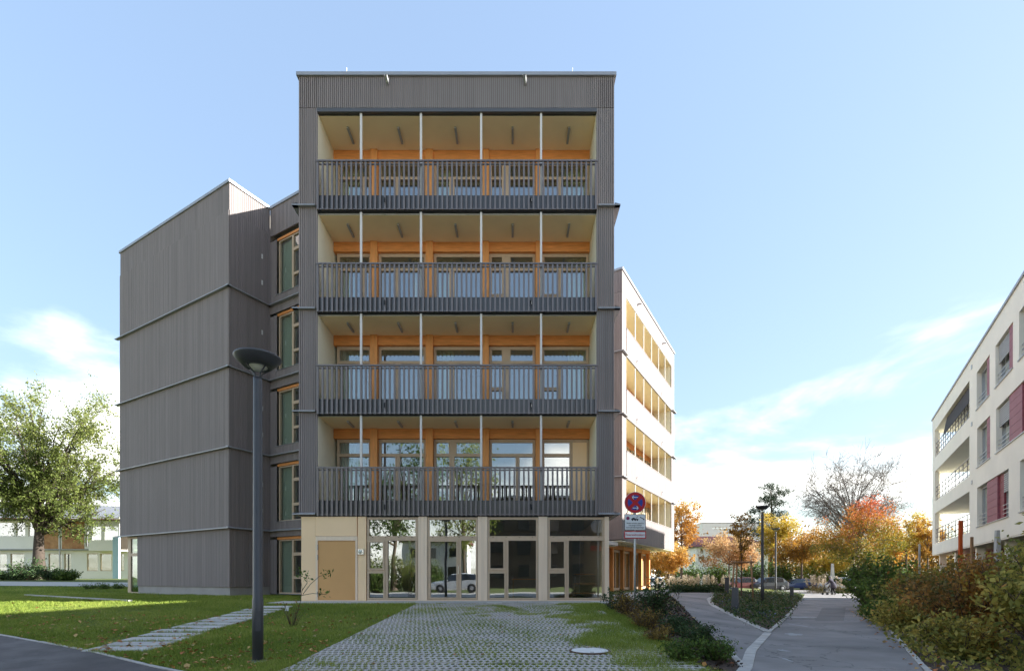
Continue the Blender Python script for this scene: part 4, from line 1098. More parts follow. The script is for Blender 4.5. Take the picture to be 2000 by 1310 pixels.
def shrub(name, label, x, y, rx, ry, h, lm, leaf, nstem, nleaf, group=None, cat='shrub', wood=None, lean=0.0, spread=0.05, tone_fn=None, z=None, bare=0.1, aspect=0.5, droop=0.0, twigs=5):
    zb = Hs(x, y) if z is None else z
    root = empty(name, label, cat, group, loc=(x, y, zb)); mb = MB(); an = []
    for k in range(nstem):
        a = RNG.uniform(0, 2*math.pi); q = math.sqrt(RNG.uniform(0, 1))
        tip = np.array([math.cos(a)*q*rx + lean*h, math.sin(a)*q*ry, h*RNG.uniform(0.6, 1.0)*(1-0.35*q*q)])
        st = np.array([tip[0]*0.25, tip[1]*0.25, -0.05]); ctl = np.array([tip[0]*0.45, tip[1]*0.45, tip[2]*0.6])
        S = bez(st, ctl, tip, 6); mb.tube(S, [0.012*h**.5*(1-0.15*i) for i in range(6)], 4, cap=False)
        for j in range(twigs):
            f = RNG.uniform(bare, 1.0)*5; i0 = int(min(f, 4)); p0 = S[i0]+(S[i0+1]-S[i0])*(f-i0)
            p1 = p0 + (rv()*0.8+np.array([0, 0, 0.35]))*h*RNG.uniform(0.08, 0.2); p1[2] = max(p1[2], 0.03)
            mb.tube([p0, (p0+p1)/2, p1], [0.005*h**.5, 0.004*h**.5, 0.002], 3, cap=False)
            an += [p1, (p0+p1)/2]
    an = np.array(an)
    mb.build('stems', wood or M['twig'], root, smooth=True)
    if nleaf: leaves_mesh('foliage', an, max(1, int(nleaf/len(an))), leaf, spread, lm, root, tone_fn, aspect=aspect, droop=droop)
    return root

M['bark_dark'] = mat('dark_bark', (0.07, 0.05, 0.038), 0.9, 0.35, 4.0, (5, 5, 1), bump=0.7, bscale=14)
GREENS = leaf_mat('spring_green_leaves', [(0.10, 0.15, 0.022), (0.19, 0.245, 0.042), (0.30, 0.33, 0.07), (0.42, 0.40, 0.11)], 0.45)
TREEG = leaf_mat('pale_tree_leaves', [(0.075, 0.11, 0.024), (0.15, 0.185, 0.042), (0.225, 0.25, 0.065), (0.31, 0.31, 0.10)], 0.42)
DKGREEN = leaf_mat('dark_green_leaves', [(0.025, 0.05, 0.018), (0.045, 0.08, 0.026), (0.08, 0.12, 0.04)], 0.2)
MIDGREEN = leaf_mat('mid_green_leaves', [(0.05, 0.085, 0.018), (0.09, 0.145, 0.028), (0.15, 0.21, 0.042)], 0.3)
ORANGE = leaf_mat('orange_leaves', [(0.26, 0.09, 0.015), (0.44, 0.18, 0.03), (0.56, 0.30, 0.06), (0.62, 0.40, 0.12)], 0.4)
YELLOW = leaf_mat('yellow_leaves', [(0.16, 0.15, 0.02), (0.38, 0.26, 0.03), (0.54, 0.37, 0.05), (0.62, 0.45, 0.09)], 0.4)
PEACH = leaf_mat('peach_leaves', [(0.34, 0.15, 0.05), (0.48, 0.25, 0.10), (0.56, 0.35, 0.18), (0.60, 0.42, 0.18)], 0.4)
REDTOP = leaf_mat('green_to_red_leaves', [(0.11, 0.13, 0.025), (0.24, 0.20, 0.03), (0.40, 0.20, 0.03), (0.48, 0.13, 0.035), (0.52, 0.12, 0.06)], 0.4)
RUST = leaf_mat('rusty_leaves', [(0.14, 0.10, 0.02), (0.32, 0.15, 0.025), (0.46, 0.22, 0.03), (0.55, 0.34, 0.05)], 0.4)
BROWNG = leaf_mat('bronze_leaves', [(0.12, 0.085, 0.025), (0.22, 0.14, 0.035), (0.34, 0.22, 0.05)], 0.3)
PINE = leaf_mat('pine_needles', [(0.035, 0.055, 0.025), (0.06, 0.085, 0.045), (0.10, 0.13, 0.075)], 0.15)
HEDGE = leaf_mat('autumn_hedge_leaves', [(0.12, 0.135, 0.03), (0.26, 0.245, 0.055), (0.38, 0.32, 0.075), (0.52, 0.39, 0.085), (0.52, 0.25, 0.06)], 0.35)
HEDGEB = leaf_mat('brown_hedge_leaves', [(0.11, 0.11, 0.03), (0.20, 0.15, 0.045), (0.36, 0.17, 0.05), (0.50, 0.24, 0.045), (0.42, 0.34, 0.075)], 0.35)
PLUME = leaf_mat('pale_grass_plumes', [(0.46, 0.36, 0.24), (0.60, 0.49, 0.36), (0.68, 0.58, 0.46)], 0.4)
GROUNDC = leaf_mat('ground_cover_leaves', [(0.03, 0.055, 0.02), (0.065, 0.105, 0.032), (0.11, 0.16, 0.045), (0.20, 0.13, 0.09)], 0.2)

# young bare tree by the plinth, and the shrub with a label in front of the door
g = G(393, 1161)
tr_ = tree('bare_young_tree', 'small leafless young tree in front of the grey plinth wall', 393, 1161, 1050, 1125, 17, g.y, None, M['twig'], 0, 0, n1=9, n2=5, n3=3, r=0.03, up=0.6, low=-0.2)
g = G(572, 1222)
sp = empty('young_shrub', 'sparse young shrub with a white plant tag in front of the sand wall', 'shrub', loc=tuple(g)); mb = MB(); an = []
for k in range(15):
    a = RNG.uniform(0, 6.28); tip = np.array([math.cos(a)*0.28, math.sin(a)*0.2, RNG.uniform(0.3, 0.55)])
    mb.tube([(tip[0]*.2, tip[1]*.2, -.03), (tip[0]*.55, tip[1]*.55, tip[2]*.55), tip], [0.006, 0.005, 0.002], 4); an.append(tip)
scl = g.y/F_PX
def sp_pt(px, py, dy=0.0): return np.array([(px-572)*scl, dy, (1222-py)*scl])
for pts in ([(575, 1220), (585, 1175), (592, 1150), (584, 1110)], [(590, 1160), (605, 1140), (622, 1125), (644, 1118)], [(590, 1162), (612, 1158), (638, 1160)], [(592, 1152), (598, 1138), (601, 1122)]):
    P_ = [sp_pt(a, b, RNG.uniform(-.05, .05)) for a, b in pts]; mb.tube(P_, [0.008, 0.006, 0.005, 0.003][:len(P_)], 5); an += [P_[-1], (P_[-1]+P_[-2])/2, P_[-2]*0.3+P_[-1]*0.7]
mb.build('stems', M['twig'], sp, smooth=True)
leaves_mesh('foliage', np.array(an[15:]), 6, 0.075, 0.05, MIDGREEN, sp, droop=0.5); leaves_mesh('foliage', np.array(an[:15]), 2, 0.06, 0.05, BROWNG, sp)
mb = MB(); mb.box(-0.035, 0.035, -0.003, 0.003, 0, 0.11); o = mb.build('plant_tag', M['sg_white'], sp); o.location = tuple(sp_pt(560, 1192)); o.rotation_euler = (0.1, 0.15, 0.2)

# shrubs round the sign and along the bed
bedg = 'shrubs in the bed beside the driveway'
for i, (px, py, rx, h, lm, n, lab) in enumerate((
    (1205, 1193, 0.55, 0.62, DKGREEN, 700, 'low dark shrub at the right corner of the glazed ground floor'),
    (1228, 1206, 0.45, 0.75, BROWNG, 420, 'thin bronze shrub just left of the sign pole'),
    (1283, 1215, 0.58, 1.2, DKGREEN, 1200, 'tall dark green shrub right of the sign pole'),
    (1262, 1228, 0.42, 0.5, BROWNG, 600, 'low bronze shrub in front of the tall dark shrub'),
    (1322, 1238, 0.4, 0.42, DKGREEN, 900, 'spreading dark shrub beside the driveway edge'),
    (1362, 1262, 0.40, 0.42, DKGREEN, 1200, 'low dark green shrub near the driveway, midway along the bed'),
    (1290, 1255, 0.3, 0.3, BROWNG, 600, 'small bronze cushion plant in the mulch beside the grass paving'),
    (1335, 1290, 0.33, 0.32, MIDGREEN, 900, 'small green cushion plant at the lower end of the bed'),
    (1400, 1290, 0.33, 0.34, MIDGREEN, 1000, 'lowest bushy plant in the bed, next to the kerb junction'))):
    g = G(px, py)
    shrub('bed_shrub', lab, g.x, g.y, rx, rx*0.9, h, lm, 0.055 if h > 0.6 else 0.045, 26 if h > .6 else 34, n*2, bedg, spread=0.05, bare=0.15)
# ground cover in the island bed: one mass of low leaves
def poly_points(poly, n, jit=0.0):
    P = np.array([(q[0], q[1]) for q in poly]); lo, hi = P.min(0), P.max(0); out = []
    while len(out) < n:
        c = RNG.uniform(lo, hi, size=(n*3, 2)); ins = np.zeros(len(c), bool); j = len(P)-1
        for i in range(len(P)):
            yi, yj = P[i, 1], P[j, 1]
            cond = ((yi > c[:, 1]) != (yj > c[:, 1])) & (c[:, 0] < (P[j, 0]-P[i, 0])*(c[:, 1]-yi)/(yj-yi+1e-12)+P[i, 0]); ins ^= cond; j = i
        out += c[ins].tolist()
    return np.array(out[:n])
isl_poly = [tuple(q)[:2] for q in isl_l] + [tuple(q)[:2] for q in isl_r[::-1]]
c2 = poly_points(isl_poly, 2600); zz = H(c2[:, 0], c2[:, 1])
an = np.column_stack([c2, zz + 0.04 + 0.22*RNG.uniform(0, 1, len(c2))*(0.4+0.6*np.sin(c2[:, 0]*1.9+c2[:, 1]*1.3)**2)])
o = leaves_mesh('ground_cover', an, 9, 0.075, 0.09, GROUNDC, None); tag(o, 'low dark green ground cover filling the island bed', 'ground cover', kind='stuff')
c2 = poly_points(isl_poly, 170); an = np.column_stack([c2, H(c2[:, 0], c2[:, 1])+0.2])
for px, py in ((1330, 1158), (1365, 1152), (1400, 1150)): pass
blue = leaf_mat('lavender_flowers', [(0.12, 0.13, 0.34), (0.26, 0.26, 0.5), (0.4, 0.3, 0.45)], 0.2)
o = leaves_mesh('flower_heads', an, 5, 0.04, 0.06, blue, None); tag(o, 'tiny lavender blue flowers dotted over the island bed', 'flowers', kind='stuff')
# mulch chips and fallen leaves on the bed
bed_poly = [(2.5, 6.5), (2.5, 11), (2.6, 14.6), (3.2, 17.2)] + [tuple(q)[:2] for q in dl[1:]]
c2 = poly_points(bed_poly, 2600); an = np.column_stack([c2, H(c2[:, 0], c2[:, 1])+0.03])
chips = leaf_mat('bark_chips', [(0.025, 0.016, 0.012), (0.06, 0.038, 0.026), (0.10, 0.065, 0.045)], 0.0)
o = leaves_mesh('bark_chips', an, 2, 0.06, 0.015, chips, None, aspect=0.5); tag(o, 'dark bark chips covering the planting bed', 'mulch', kind='stuff')

# young tree between stakes
g = G(1449, 1174)
tree('young_tree', 'slim young tree with bronze leaves tied between wooden stakes', 1448, 1174, 966, 1098, 19, g.y, RUST, M['twig'], 0.085, 3, n1=16, n2=5, n3=3, r=0.04, up=0.5, spread=0.12, trunk_to=1.6, low=-0.95)
tri = empty('tree_stakes', 'three-legged wooden stake frame around the slim young tree', 'tree stake', loc=tuple(g))
hh = Z(1094, g.y)-g.z; tops = []
for a_, (bx0, by0) in enumerate(((-0.52, -0.1), (0.5, -0.12), (-0.08, 0.5))):
    mb = MB(); tx, ty = bx0*0.78, by0*0.78; tops.append((tx, ty, hh-0.08)); mb.tube([(bx0, by0, -0.1), (tx, ty, hh)], 0.042, 10); mb.build('stake', M['stake'], tri, smooth=True)
for a_, b_ in ((0, 1), (1, 2), (2, 0)):
    mb = MB(); p, q = np.array(tops[a_]), np.array(tops[b_]); d = (q-p)/np.linalg.norm(q-p); off = np.array([0, -0.05 if a_ == 0 else 0.05, 0.0]); mb.tube([p-d*0.12+off, q+d*0.12+off], 0.038, 8); mb.build('cross_rail', M['stake'], tri, smooth=True)

# big tree on the left
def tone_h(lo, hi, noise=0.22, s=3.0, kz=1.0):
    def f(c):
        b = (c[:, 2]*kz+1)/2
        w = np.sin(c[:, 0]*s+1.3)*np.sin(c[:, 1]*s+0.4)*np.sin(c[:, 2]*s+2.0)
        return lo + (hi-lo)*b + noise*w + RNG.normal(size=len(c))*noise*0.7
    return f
Yt = 50.0; zt_ = Hs(X(75, Yt), Yt)
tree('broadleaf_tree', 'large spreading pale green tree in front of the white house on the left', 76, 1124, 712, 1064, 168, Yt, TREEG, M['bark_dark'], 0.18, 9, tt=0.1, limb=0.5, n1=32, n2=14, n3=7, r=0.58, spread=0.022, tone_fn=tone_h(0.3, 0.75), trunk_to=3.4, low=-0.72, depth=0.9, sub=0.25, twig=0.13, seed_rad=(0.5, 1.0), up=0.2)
for i, (px, Y, rx, h, lab) in enumerate(((20, 46, 2.3, 1.0, 'dark evergreen shrub at the left picture edge below the large tree'), (62, 46.5, 2.2, 1.9, 'taller dark evergreen shrub left of the large trunk'), (105, 46, 1.7, 1.1, 'dark evergreen shrub right of the large trunk'), (130, 45.5, 0.9, 0.9, 'small lighter green shrub at the end of the dark shrubs'))):
    shrub('evergreen_shrub', lab, X(px, Y), Y, rx, 1.0, h, DKGREEN if i < 3 else MIDGREEN, 0.16, 50, 2600, 'shrubs below the large tree', spread=0.12)
for i, px in enumerate((175, 205, 232)):
    Y = 33; shrub('low_shrub', ['low green plant left of three by the glazed corner', 'low green plant, middle of three by the glazed corner', 'low green plant nearest the glazed corner'][i], X(px, Y), Y, 0.6, 0.5, 0.35, MIDGREEN, 0.09, 24, 700, 'low plants by the glazed corner', spread=0.08)

# trees on the right, behind the street
bg = 'autumn trees beyond the street'
def dt(*a, **k): return tree(*a, group=bg, **k)
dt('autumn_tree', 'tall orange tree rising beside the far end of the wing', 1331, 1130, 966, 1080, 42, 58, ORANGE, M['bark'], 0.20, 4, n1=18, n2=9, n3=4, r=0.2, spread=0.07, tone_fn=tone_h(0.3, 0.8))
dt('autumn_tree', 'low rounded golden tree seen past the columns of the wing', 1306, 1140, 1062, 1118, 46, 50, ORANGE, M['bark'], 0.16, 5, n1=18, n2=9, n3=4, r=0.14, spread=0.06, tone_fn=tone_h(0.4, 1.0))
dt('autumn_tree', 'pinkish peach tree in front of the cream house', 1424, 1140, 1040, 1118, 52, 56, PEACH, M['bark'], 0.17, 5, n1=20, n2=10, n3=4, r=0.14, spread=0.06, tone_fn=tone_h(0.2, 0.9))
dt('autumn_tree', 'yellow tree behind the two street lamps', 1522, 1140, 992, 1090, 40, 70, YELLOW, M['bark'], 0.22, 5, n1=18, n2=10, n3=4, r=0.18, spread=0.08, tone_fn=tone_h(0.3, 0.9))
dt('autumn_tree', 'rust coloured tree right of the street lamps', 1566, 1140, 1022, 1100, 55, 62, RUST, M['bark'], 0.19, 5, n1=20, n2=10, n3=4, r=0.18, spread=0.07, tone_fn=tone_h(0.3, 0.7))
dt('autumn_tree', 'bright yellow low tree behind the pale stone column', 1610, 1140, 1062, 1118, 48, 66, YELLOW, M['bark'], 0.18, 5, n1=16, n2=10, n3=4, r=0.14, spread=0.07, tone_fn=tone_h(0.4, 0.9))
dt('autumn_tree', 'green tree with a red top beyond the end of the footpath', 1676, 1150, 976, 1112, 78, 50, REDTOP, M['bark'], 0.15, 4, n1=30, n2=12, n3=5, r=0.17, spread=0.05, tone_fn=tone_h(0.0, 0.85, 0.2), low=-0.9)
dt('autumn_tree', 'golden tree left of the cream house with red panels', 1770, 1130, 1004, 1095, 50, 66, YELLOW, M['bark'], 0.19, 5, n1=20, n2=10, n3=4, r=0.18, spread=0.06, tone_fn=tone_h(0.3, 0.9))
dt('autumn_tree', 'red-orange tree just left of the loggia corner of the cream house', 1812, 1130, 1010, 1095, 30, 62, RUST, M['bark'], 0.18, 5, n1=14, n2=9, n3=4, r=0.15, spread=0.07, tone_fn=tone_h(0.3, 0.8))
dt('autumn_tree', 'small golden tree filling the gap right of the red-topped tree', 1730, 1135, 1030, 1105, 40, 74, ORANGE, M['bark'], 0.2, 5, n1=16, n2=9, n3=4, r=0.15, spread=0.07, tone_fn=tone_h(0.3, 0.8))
tree('bare_tree', 'huge leafless tree towering behind the autumn trees', 1664, 1140, 880, 1050, 104, 82, None, M['bark_grey'], 0, 0, n1=44, n2=16, n3=7, r=0.5, limb=0.45, rmin=0.025, tt=0.25, trunk_to=6.0, sub=0.34, twig=0.2, low=-0.45, up=0.3, seed_rad=(0.6, 1.0))
# pine: open clumps on a bare stem
Yp = 78; xp = X(1505, Yp); zp = Hs(xp, Yp)
pine = empty('pine_tree', 'tall open-crowned pine behind the street lamps', 'tree', bg, loc=(xp, Yp, zp)); mb = MB(); an = []
hp = Z(938, Yp)-zp
mb.tube([(0, 0, -.2), (0.2, 0, hp*.5), (0.1, 0, hp*0.95)], [0.28, 0.2, 0.05], 8)
for dx, dz in ((-0.3, 15.2), (1.2, 14.3), (-1.1, 13.2), (0.8, 12.6), (1.5, 11.2), (-1.9, 11.8), (-0.6, 10.6), (0.4, 13.8), (-3.0, 10.2), (1.2, 9.2), (-1.4, 9.0), (-2.4, 8.2)):
    c = np.array([dx, RNG.uniform(-1, 1), dz]); mb.tube([(0.12, 0, dz-1.2), c*0.6+np.array([0, 0, dz*0.36]), c], [0.08, 0.06, 0.03], 5)
    an += (c + RNG.normal(size=(130, 3))*np.array([0.75, 0.7, 0.36])).tolist()
mb.build('trunk', M['bark'], pine, smooth=True); leaves_mesh('crown', np.array(an), 9, 0.26, 0.1, PINE, pine, aspect=0.22)
# far wood behind everything: reads as one mass
wa = []
for k in range(150):
    Yw = RNG.uniform(105, 135); pxw = RNG.uniform(1180, 2080); c0 = np.array([X(pxw, Yw), Yw, 0.0]); hw_ = RNG.uniform(6.0, 10.5)
    wa.append(c0 + np.array([0, 0, hw_*0.5]) + RNG.normal(size=(34, 3))*np.array([2.6, 2.0, hw_*0.26]))
wa = np.concatenate(wa); wa[:, 2] = np.maximum(wa[:, 2], 0.2)
o = leaves_mesh('far_wood', wa, 7, 0.62, 0.6, RUST, None, lambda c: 0.35+0.3*np.sin(c[:, 0]*.31+c[:, 1]*.2)+RNG.normal(size=len(c))*.18); tag(o, 'distant band of autumn wood behind the street trees', 'wood', kind='stuff')
# hedges and bushes beyond the street
for i, (px, Y, wpx, top, lm, lab) in enumerate(((1345, 60, 34, 1098, MIDGREEN, 'dark green bush below the golden trees near the wing'), (1400, 60, 30, 1100, MIDGREEN, 'rounded green bush in front of the cream house'), (1470, 66, 40, 1090, MIDGREEN, 'dark green bush behind the black car'), (1535, 68, 42, 1085, MIDGREEN, 'green bush between the lamps and the rust tree'), (1585, 66, 34, 1098, GREENS, 'bright yellow-green bush behind the blue car'), (1640, 68, 46, 1100, MIDGREEN, 'green bush behind the silver car'), (1740, 64, 50, 1095, MIDGREEN, 'green bush under the golden trees on the right'))):
    shrub('street_bush', lab, X(px, Y), Y, wpx/F_PX*Y, 1.6, Z(top, Y)-Hs(X(px, Y), Y), lm, 0.24, 70, 3200, 'bushes beyond the street', spread=0.25)
# pale plumed grasses
def pampas(label, px, pyb, hgt, wid, n):
    g = Vector((X(px, 48.0), 48.0, Hs(X(px, 48.0), 48.0))); r = empty('plumed_grass', label, 'ornamental grass', 'pale plumed grasses by the street', loc=tuple(g)); mb = MB(); an = []; bl = []
    for k in range(n):
        a = RNG.uniform(0, 6.28); q = RNG.uniform(0, 1)**.5*wid; tip = np.array([math.cos(a)*q*1.1, math.sin(a)*q*.6, hgt*RNG.uniform(0.75, 1.0)])
        mb.tube([(tip[0]*.5, tip[1]*.5, 0), (tip[0]*.8, tip[1]*.8, tip[2]*.6), tip], [0.012, 0.01, 0.006], 3)
        for f in np.linspace(0.0, 1, 8): an.append(tip*[1, 1, 1-0.38*f])
    for k in range(40):
        a = RNG.uniform(0, 6.28); bl.append([math.cos(a)*wid*RNG.uniform(0, 1.1), math.sin(a)*wid*.6*RNG.uniform(0, 1), hgt*RNG.uniform(0.05, 0.35)])
    mb.build('stems', M['stake'], r); leaves_mesh('plumes', np.array(an), 6, 0.16, 0.055, PLUME, r, aspect=0.3); leaves_mesh('foliage', np.array(bl), 14, 0.22, 0.12, leaf_mat_straw, r, aspect=0.12)
leaf_mat_straw = leaf_mat('straw_grass', [(0.10, 0.11, 0.03), (0.22, 0.18, 0.06), (0.34, 0.26, 0.12)], 0.3)
for px, pyb, hg, wd, n, lab in ((1298, 1153, 1.5, 1.3, 16, 'pale plumed grass clump nearest the columns of the wing'), (1330, 1152, 1.7, 1.4, 20, 'pale plumed grass clump, second from the wing'), (1362, 1151, 1.75, 1.4, 20, 'pale plumed grass clump, third from the wing'), (1395, 1151, 1.7, 1.4, 20, 'pale plumed grass clump left of the staked tree'), (1590, 1149, 1.7, 0.9, 10, 'tall plumed grass clump left of the pale stone column, outer one'), (1606, 1149, 1.75, 0.8, 9, 'tall plumed grass clump left of the pale stone column, inner one'), (1638, 1148, 1.6, 0.5, 5, 'plumed grass clump just right of the pale stone column'), (1655, 1148, 1.4, 0.7, 6, 'plumed grass clump beside the trunk of the red-topped tree')):
    pampas(lab, px, pyb, hg, wd, n)
# low planting between the driveway and the street
for i, px in enumerate((1325, 1350, 1375, 1402)):
    g = G(px, 1157); shrub('low_shrub', ['low dark plant nearest the wing at the top of the driveway', 'second low dark plant at the top of the driveway', 'third low dark plant at the top of the driveway', 'low dark plant at the tip of the island'][i], g.x, g.y, 0.9, 0.5, 0.5, DKGREEN, 0.1, 30, 1200, 'low plants at the top of the driveway', spread=0.1)

# hedge on the right: separate bushes along the footpath
hg = 'bushes of the hedge beside the footpath'
def hb(label, s, off, rx, ry, h, lm, leaf, n, tone=None):
    x, y = pr0[0] + DX*s + NX*off, pr0[1] + DY*s + NY*off
    shrub('hedge_bush', label, x, y, rx, ry, h, lm, leaf, int(46*max(1, rx)), n, hg, spread=0.075, tone_fn=tone, bare=0.05, twigs=9)
pr0 = (pr[1].x, pr[1].y)
def patch(c): return 0.42 + 0.28*np.sin(c[:, 0]*3.1+c[:, 2]*2.3)*np.cos(c[:, 1]*2.7+c[:, 2]*1.7) + RNG.normal(size=len(c))*0.2
for _k in (0,): pass
hb('nearest yellow-green hedge bush in the lower right corner', 0.9, 1.75, 1.15, 1.1, 1.95, HEDGE, 0.085, 11000, patch)
hb('large mixed green and yellow bush at the right picture edge', 2.4, 2.5, 1.4, 1.3, 2.35, HEDGE, 0.09, 12000, patch)
hb('low leafy bush at the path edge in front of the hedge', 1.6, 0.75, 0.6, 0.7, 0.75, HEDGE, 0.075, 3400, patch)
hb('brown autumn bush in the middle of the hedge', 4.8, 1.5, 1.1, 1.2, 1.75, HEDGEB, 0.085, 9000, patch)
hb('tall green bush behind the brown one', 5.6, 3.3, 1.6, 1.4, 2.25, HEDGE, 0.1, 9000, patch)
hb('rusty brown bush beside the tall green one', 7.6, 1.6, 1.1, 1.2, 1.55, HEDGEB, 0.09, 7000, patch)
hb('low straw-coloured bush at the path edge', 6.4, 0.55, 0.6, 0.8, 0.8, HEDGE, 0.08, 3400, lambda c: 0.55+RNG.normal(size=len(c))*.2)
hb('green rounded bush along the path, past the brown ones', 10.4, 1.4, 1.2, 1.5, 1.5, HEDGE, 0.1, 6500, lambda c: 0.3+RNG.normal(size=len(c))*.16)
hb('dark brownish bush set back from the path', 10.5, 3.6, 1.6, 1.6, 1.9, HEDGEB, 0.11, 6000, patch)
hb('low green bush at the path edge, farther along', 9.0, 0.5, 0.6, 0.9, 0.7, MIDGREEN, 0.09, 2600)
hb('farther green bush narrowing the footpath', 14.5, 0.9, 1.3, 1.8, 1.55, MIDGREEN, 0.12, 5500)
hb('farthest tall green bush at the end of the hedge', 18.5, 1.2, 1.5, 2.0, 2.35, MIDGREEN, 0.14, 6500)
hb('olive bush behind the end of the hedge', 16.0, 3.8, 2.0, 2.0, 2.1, HEDGE, 0.13, 6000, patch)
c2 = np.concatenate([np.column_stack([pr0[0]+DX*s_+NX*o_, pr0[1]+DY*s_+NY*o_]) for s_, o_ in ((RNG.uniform(-2, 14, 900), RNG.uniform(0.1, 1.6, 900)),)])
o = leaves_mesh('ground_ivy', np.column_stack([c2, H(c2[:, 0], c2[:, 1])+RNG.uniform(0.02, 0.16, 900)]), 7, 0.07, 0.07, HEDGE, None, lambda c: 0.3+RNG.normal(size=len(c))*.22); tag(o, 'low weeds and leaf litter at the foot of the hedge', 'ground cover', kind='stuff')
# ================================================================== CREAM HOUSE ON THE RIGHT
RH = empty('cream_house', 'cream rendered four-storey house with red panels and corner loggias on the right', 'building')
RC = (30.2, 37.2); RA = math.radians(31.75); RD = (math.sin(RA), math.cos(RA)); RN = (RD[1], -RD[0]); T_R = face_T(RC, (-RD[0], -RD[1]), RN)       # along: towards the camera; depth: into the house
RLEN, RDEP, RZ0, RZ1 = 41.0, 12.0, 2.5, 12.15
def rpart(name, mats, T=T_R, kind=None, parent=None):
    mb = MB(); mb.T = T; mb.done = lambda: mb.build(name, mats, parent or RH, kind=kind); return mb
log = [(9.26, 11.2), (6.19, 8.3), (3.23, 5.37)]
rows = [(9.2, 11.05), (6.3, 8.25), (3.35, 5.3)]
ops = []                     # (a0, a1, row, list of (kind, a0, a1))
def add(a0, a1, r, items): ops.append((a0, a1, r, items))
add(13.5, 16.0, 0, [('w', 13.5, 15.3), ('r2', 15.3, 16.0)]); add(17.0, 19.6, 0, [('wb', 17.0, 18.9), ('r2', 18.9, 19.6)])
add(13.6, 16.1, 1, [('w', 13.6, 15.3), ('r2', 15.3, 16.1)]); add(17.1, 21.2, 1, [('wb', 17.1, 18.9), ('r2', 18.9, 20.6), ('r', 20.6, 21.2)])
add(13.6, 19.0, 2, [('w', 13.6, 15.3), ('r2', 15.3, 17.1), ('r', 17.1, 17.8), ('wb', 17.8, 19.0)])
add(20.4, 23.0, 0, [('w', 20.4, 22.0), ('r2', 22.0, 23.0)]); add(20.5, 22.8, 2, [('w', 20.5, 22.8)])
a = 24.0
while a < RLEN-4:
    for r in range(3): add(a, a+2.3, r, [('w', a, a+1.4), ('r2', a+1.4, a+2.3)])
    a += 3.6
holes = [(1.1, 11.9, z0, z1) for z0, z1 in log] + [(a0, a1, *rows[r]) for a0, a1, r, _ in ops]
m = rpart('wall', M['cream']); m.framed(0, RLEN, RZ0, RZ1, holes, 0.0, 0.22, sides=False); m.done()
T_RE = face_T(RC, RN, (-RD[0], -RD[1]))
m = rpart('end_wall', M['cream'], T_RE); m.framed(0.0, RDEP, RZ0, RZ1, [(0.4, 2.3, z0, z1) for z0, z1 in log], 0.0, 0.22, sides=False); m.done()
m = rpart('roof', M['slate']); m.box(0.25, RLEN-.25, 0.25, RDEP-.25, RZ1-0.4, RZ1-0.1); m.done()
m = rpart('roof_edge', M['cap']); m.box(-0.06, RLEN, -0.06, 0.3, RZ1, RZ1+0.11); m.done()
m = rpart('roof_edge', M['cap'], T_RE); m.box(0.31, RDEP, -0.06, 0.3, RZ1, RZ1+0.108); m.done()
m = rpart('wall', M['room']); m.box(12.2, RLEN-0.3, 0.6, RDEP-0.3, RZ0, RZ1-0.5); m.box(0.3, 12.2, 2.6, RDEP-.3, RZ0, RZ1-.5); m.box(RLEN-0.25, RLEN, 0.02, RDEP, RZ0, RZ1); m.done()
m = rpart('underside', M['cream']); m.box(0.02, RLEN-.02, 0.02, RDEP-.02, RZ0-0.06, RZ0-0.003); m.done()
for a0_, a1_ in ((1.2, 9.5), (24, RLEN-1)):
    m = rpart('ground_floor_wall', M['redpanel']); m.box(a0_, a1_, 1.6, 2.0, -0.9, RZ0-0.07); m.done()
m = rpart('ground_floor_wall', M['room']); m.box(0.8, RLEN-1, 4.5, RDEP-1, -0.9, RZ0-0.07); m.done()
for a in (0.6, 6.0, 11.5, 17.0, 22.5, 28, 34, 40):
    m = rpart('column', M['cream']); m.box(a, a+0.35, 0.3, 0.65, -0.9, RZ0-0.065); m.done()
for i, (z0, z1) in enumerate(log):
    m = rpart('loggia_floor', M['cream']); m.box(0.23, 12.1, 0.225, 2.55, z0-0.28, z0-0.005); m.done()
    m = rpart('loggia_ceiling', M['cream']); m.box(0.23, 12.1, 0.225, 2.55, z1+0.005, z1+0.2); m.done()
    m = rpart('loggia_wall', M['cream']); m.box(11.91, 12.1, 0.225, 2.55, z0, z1); m.done()
    hs = [(5.2+j*1.33, 5.2+j*1.33+1.18, z0+0.12, z1-0.15) for j in range(5)]
    m = rpart('window', M['alu']); m.framed(5.05, 11.9, z0, z1, hs, 1.5, 0.08); w = m.done()
    for hh in hs:
        g = rpart('pane', M['glass'], parent=w); g.box(hh[0]-.01, hh[1]+.01, 1.54, 1.55, hh[2]-.01, hh[3]+.01); g.done()
    rl = rpart('railing', M['rail'])
    for zz in (0.12, 0.42, 0.72, 1.0): rl.box(1.1, 11.89, 0.06, 0.09, z0+zz-0.018, z0+zz+0.018)
    rr = rl.done()
    for a in np.arange(1.2, 11.9, 1.06 if i else 0.8):
        p_ = rpart('railing_post', M['rail'], parent=rr); p_.box(a-0.02, a+0.02, 0.095, 0.125, z0, z0+1.02); p_.done()
    if i == 0:
        m = rpart('awning', M['awning']); m.face([(4.4, 0.2, z1-0.02), (11.85, 0.2, z1-0.02), (11.85, -0.02, z0+0.75), (4.4, -0.02, z0+0.75)]); o = m.done(); so = o.modifiers.new('thick', 'SOLIDIFY'); so.thickness = 0.02
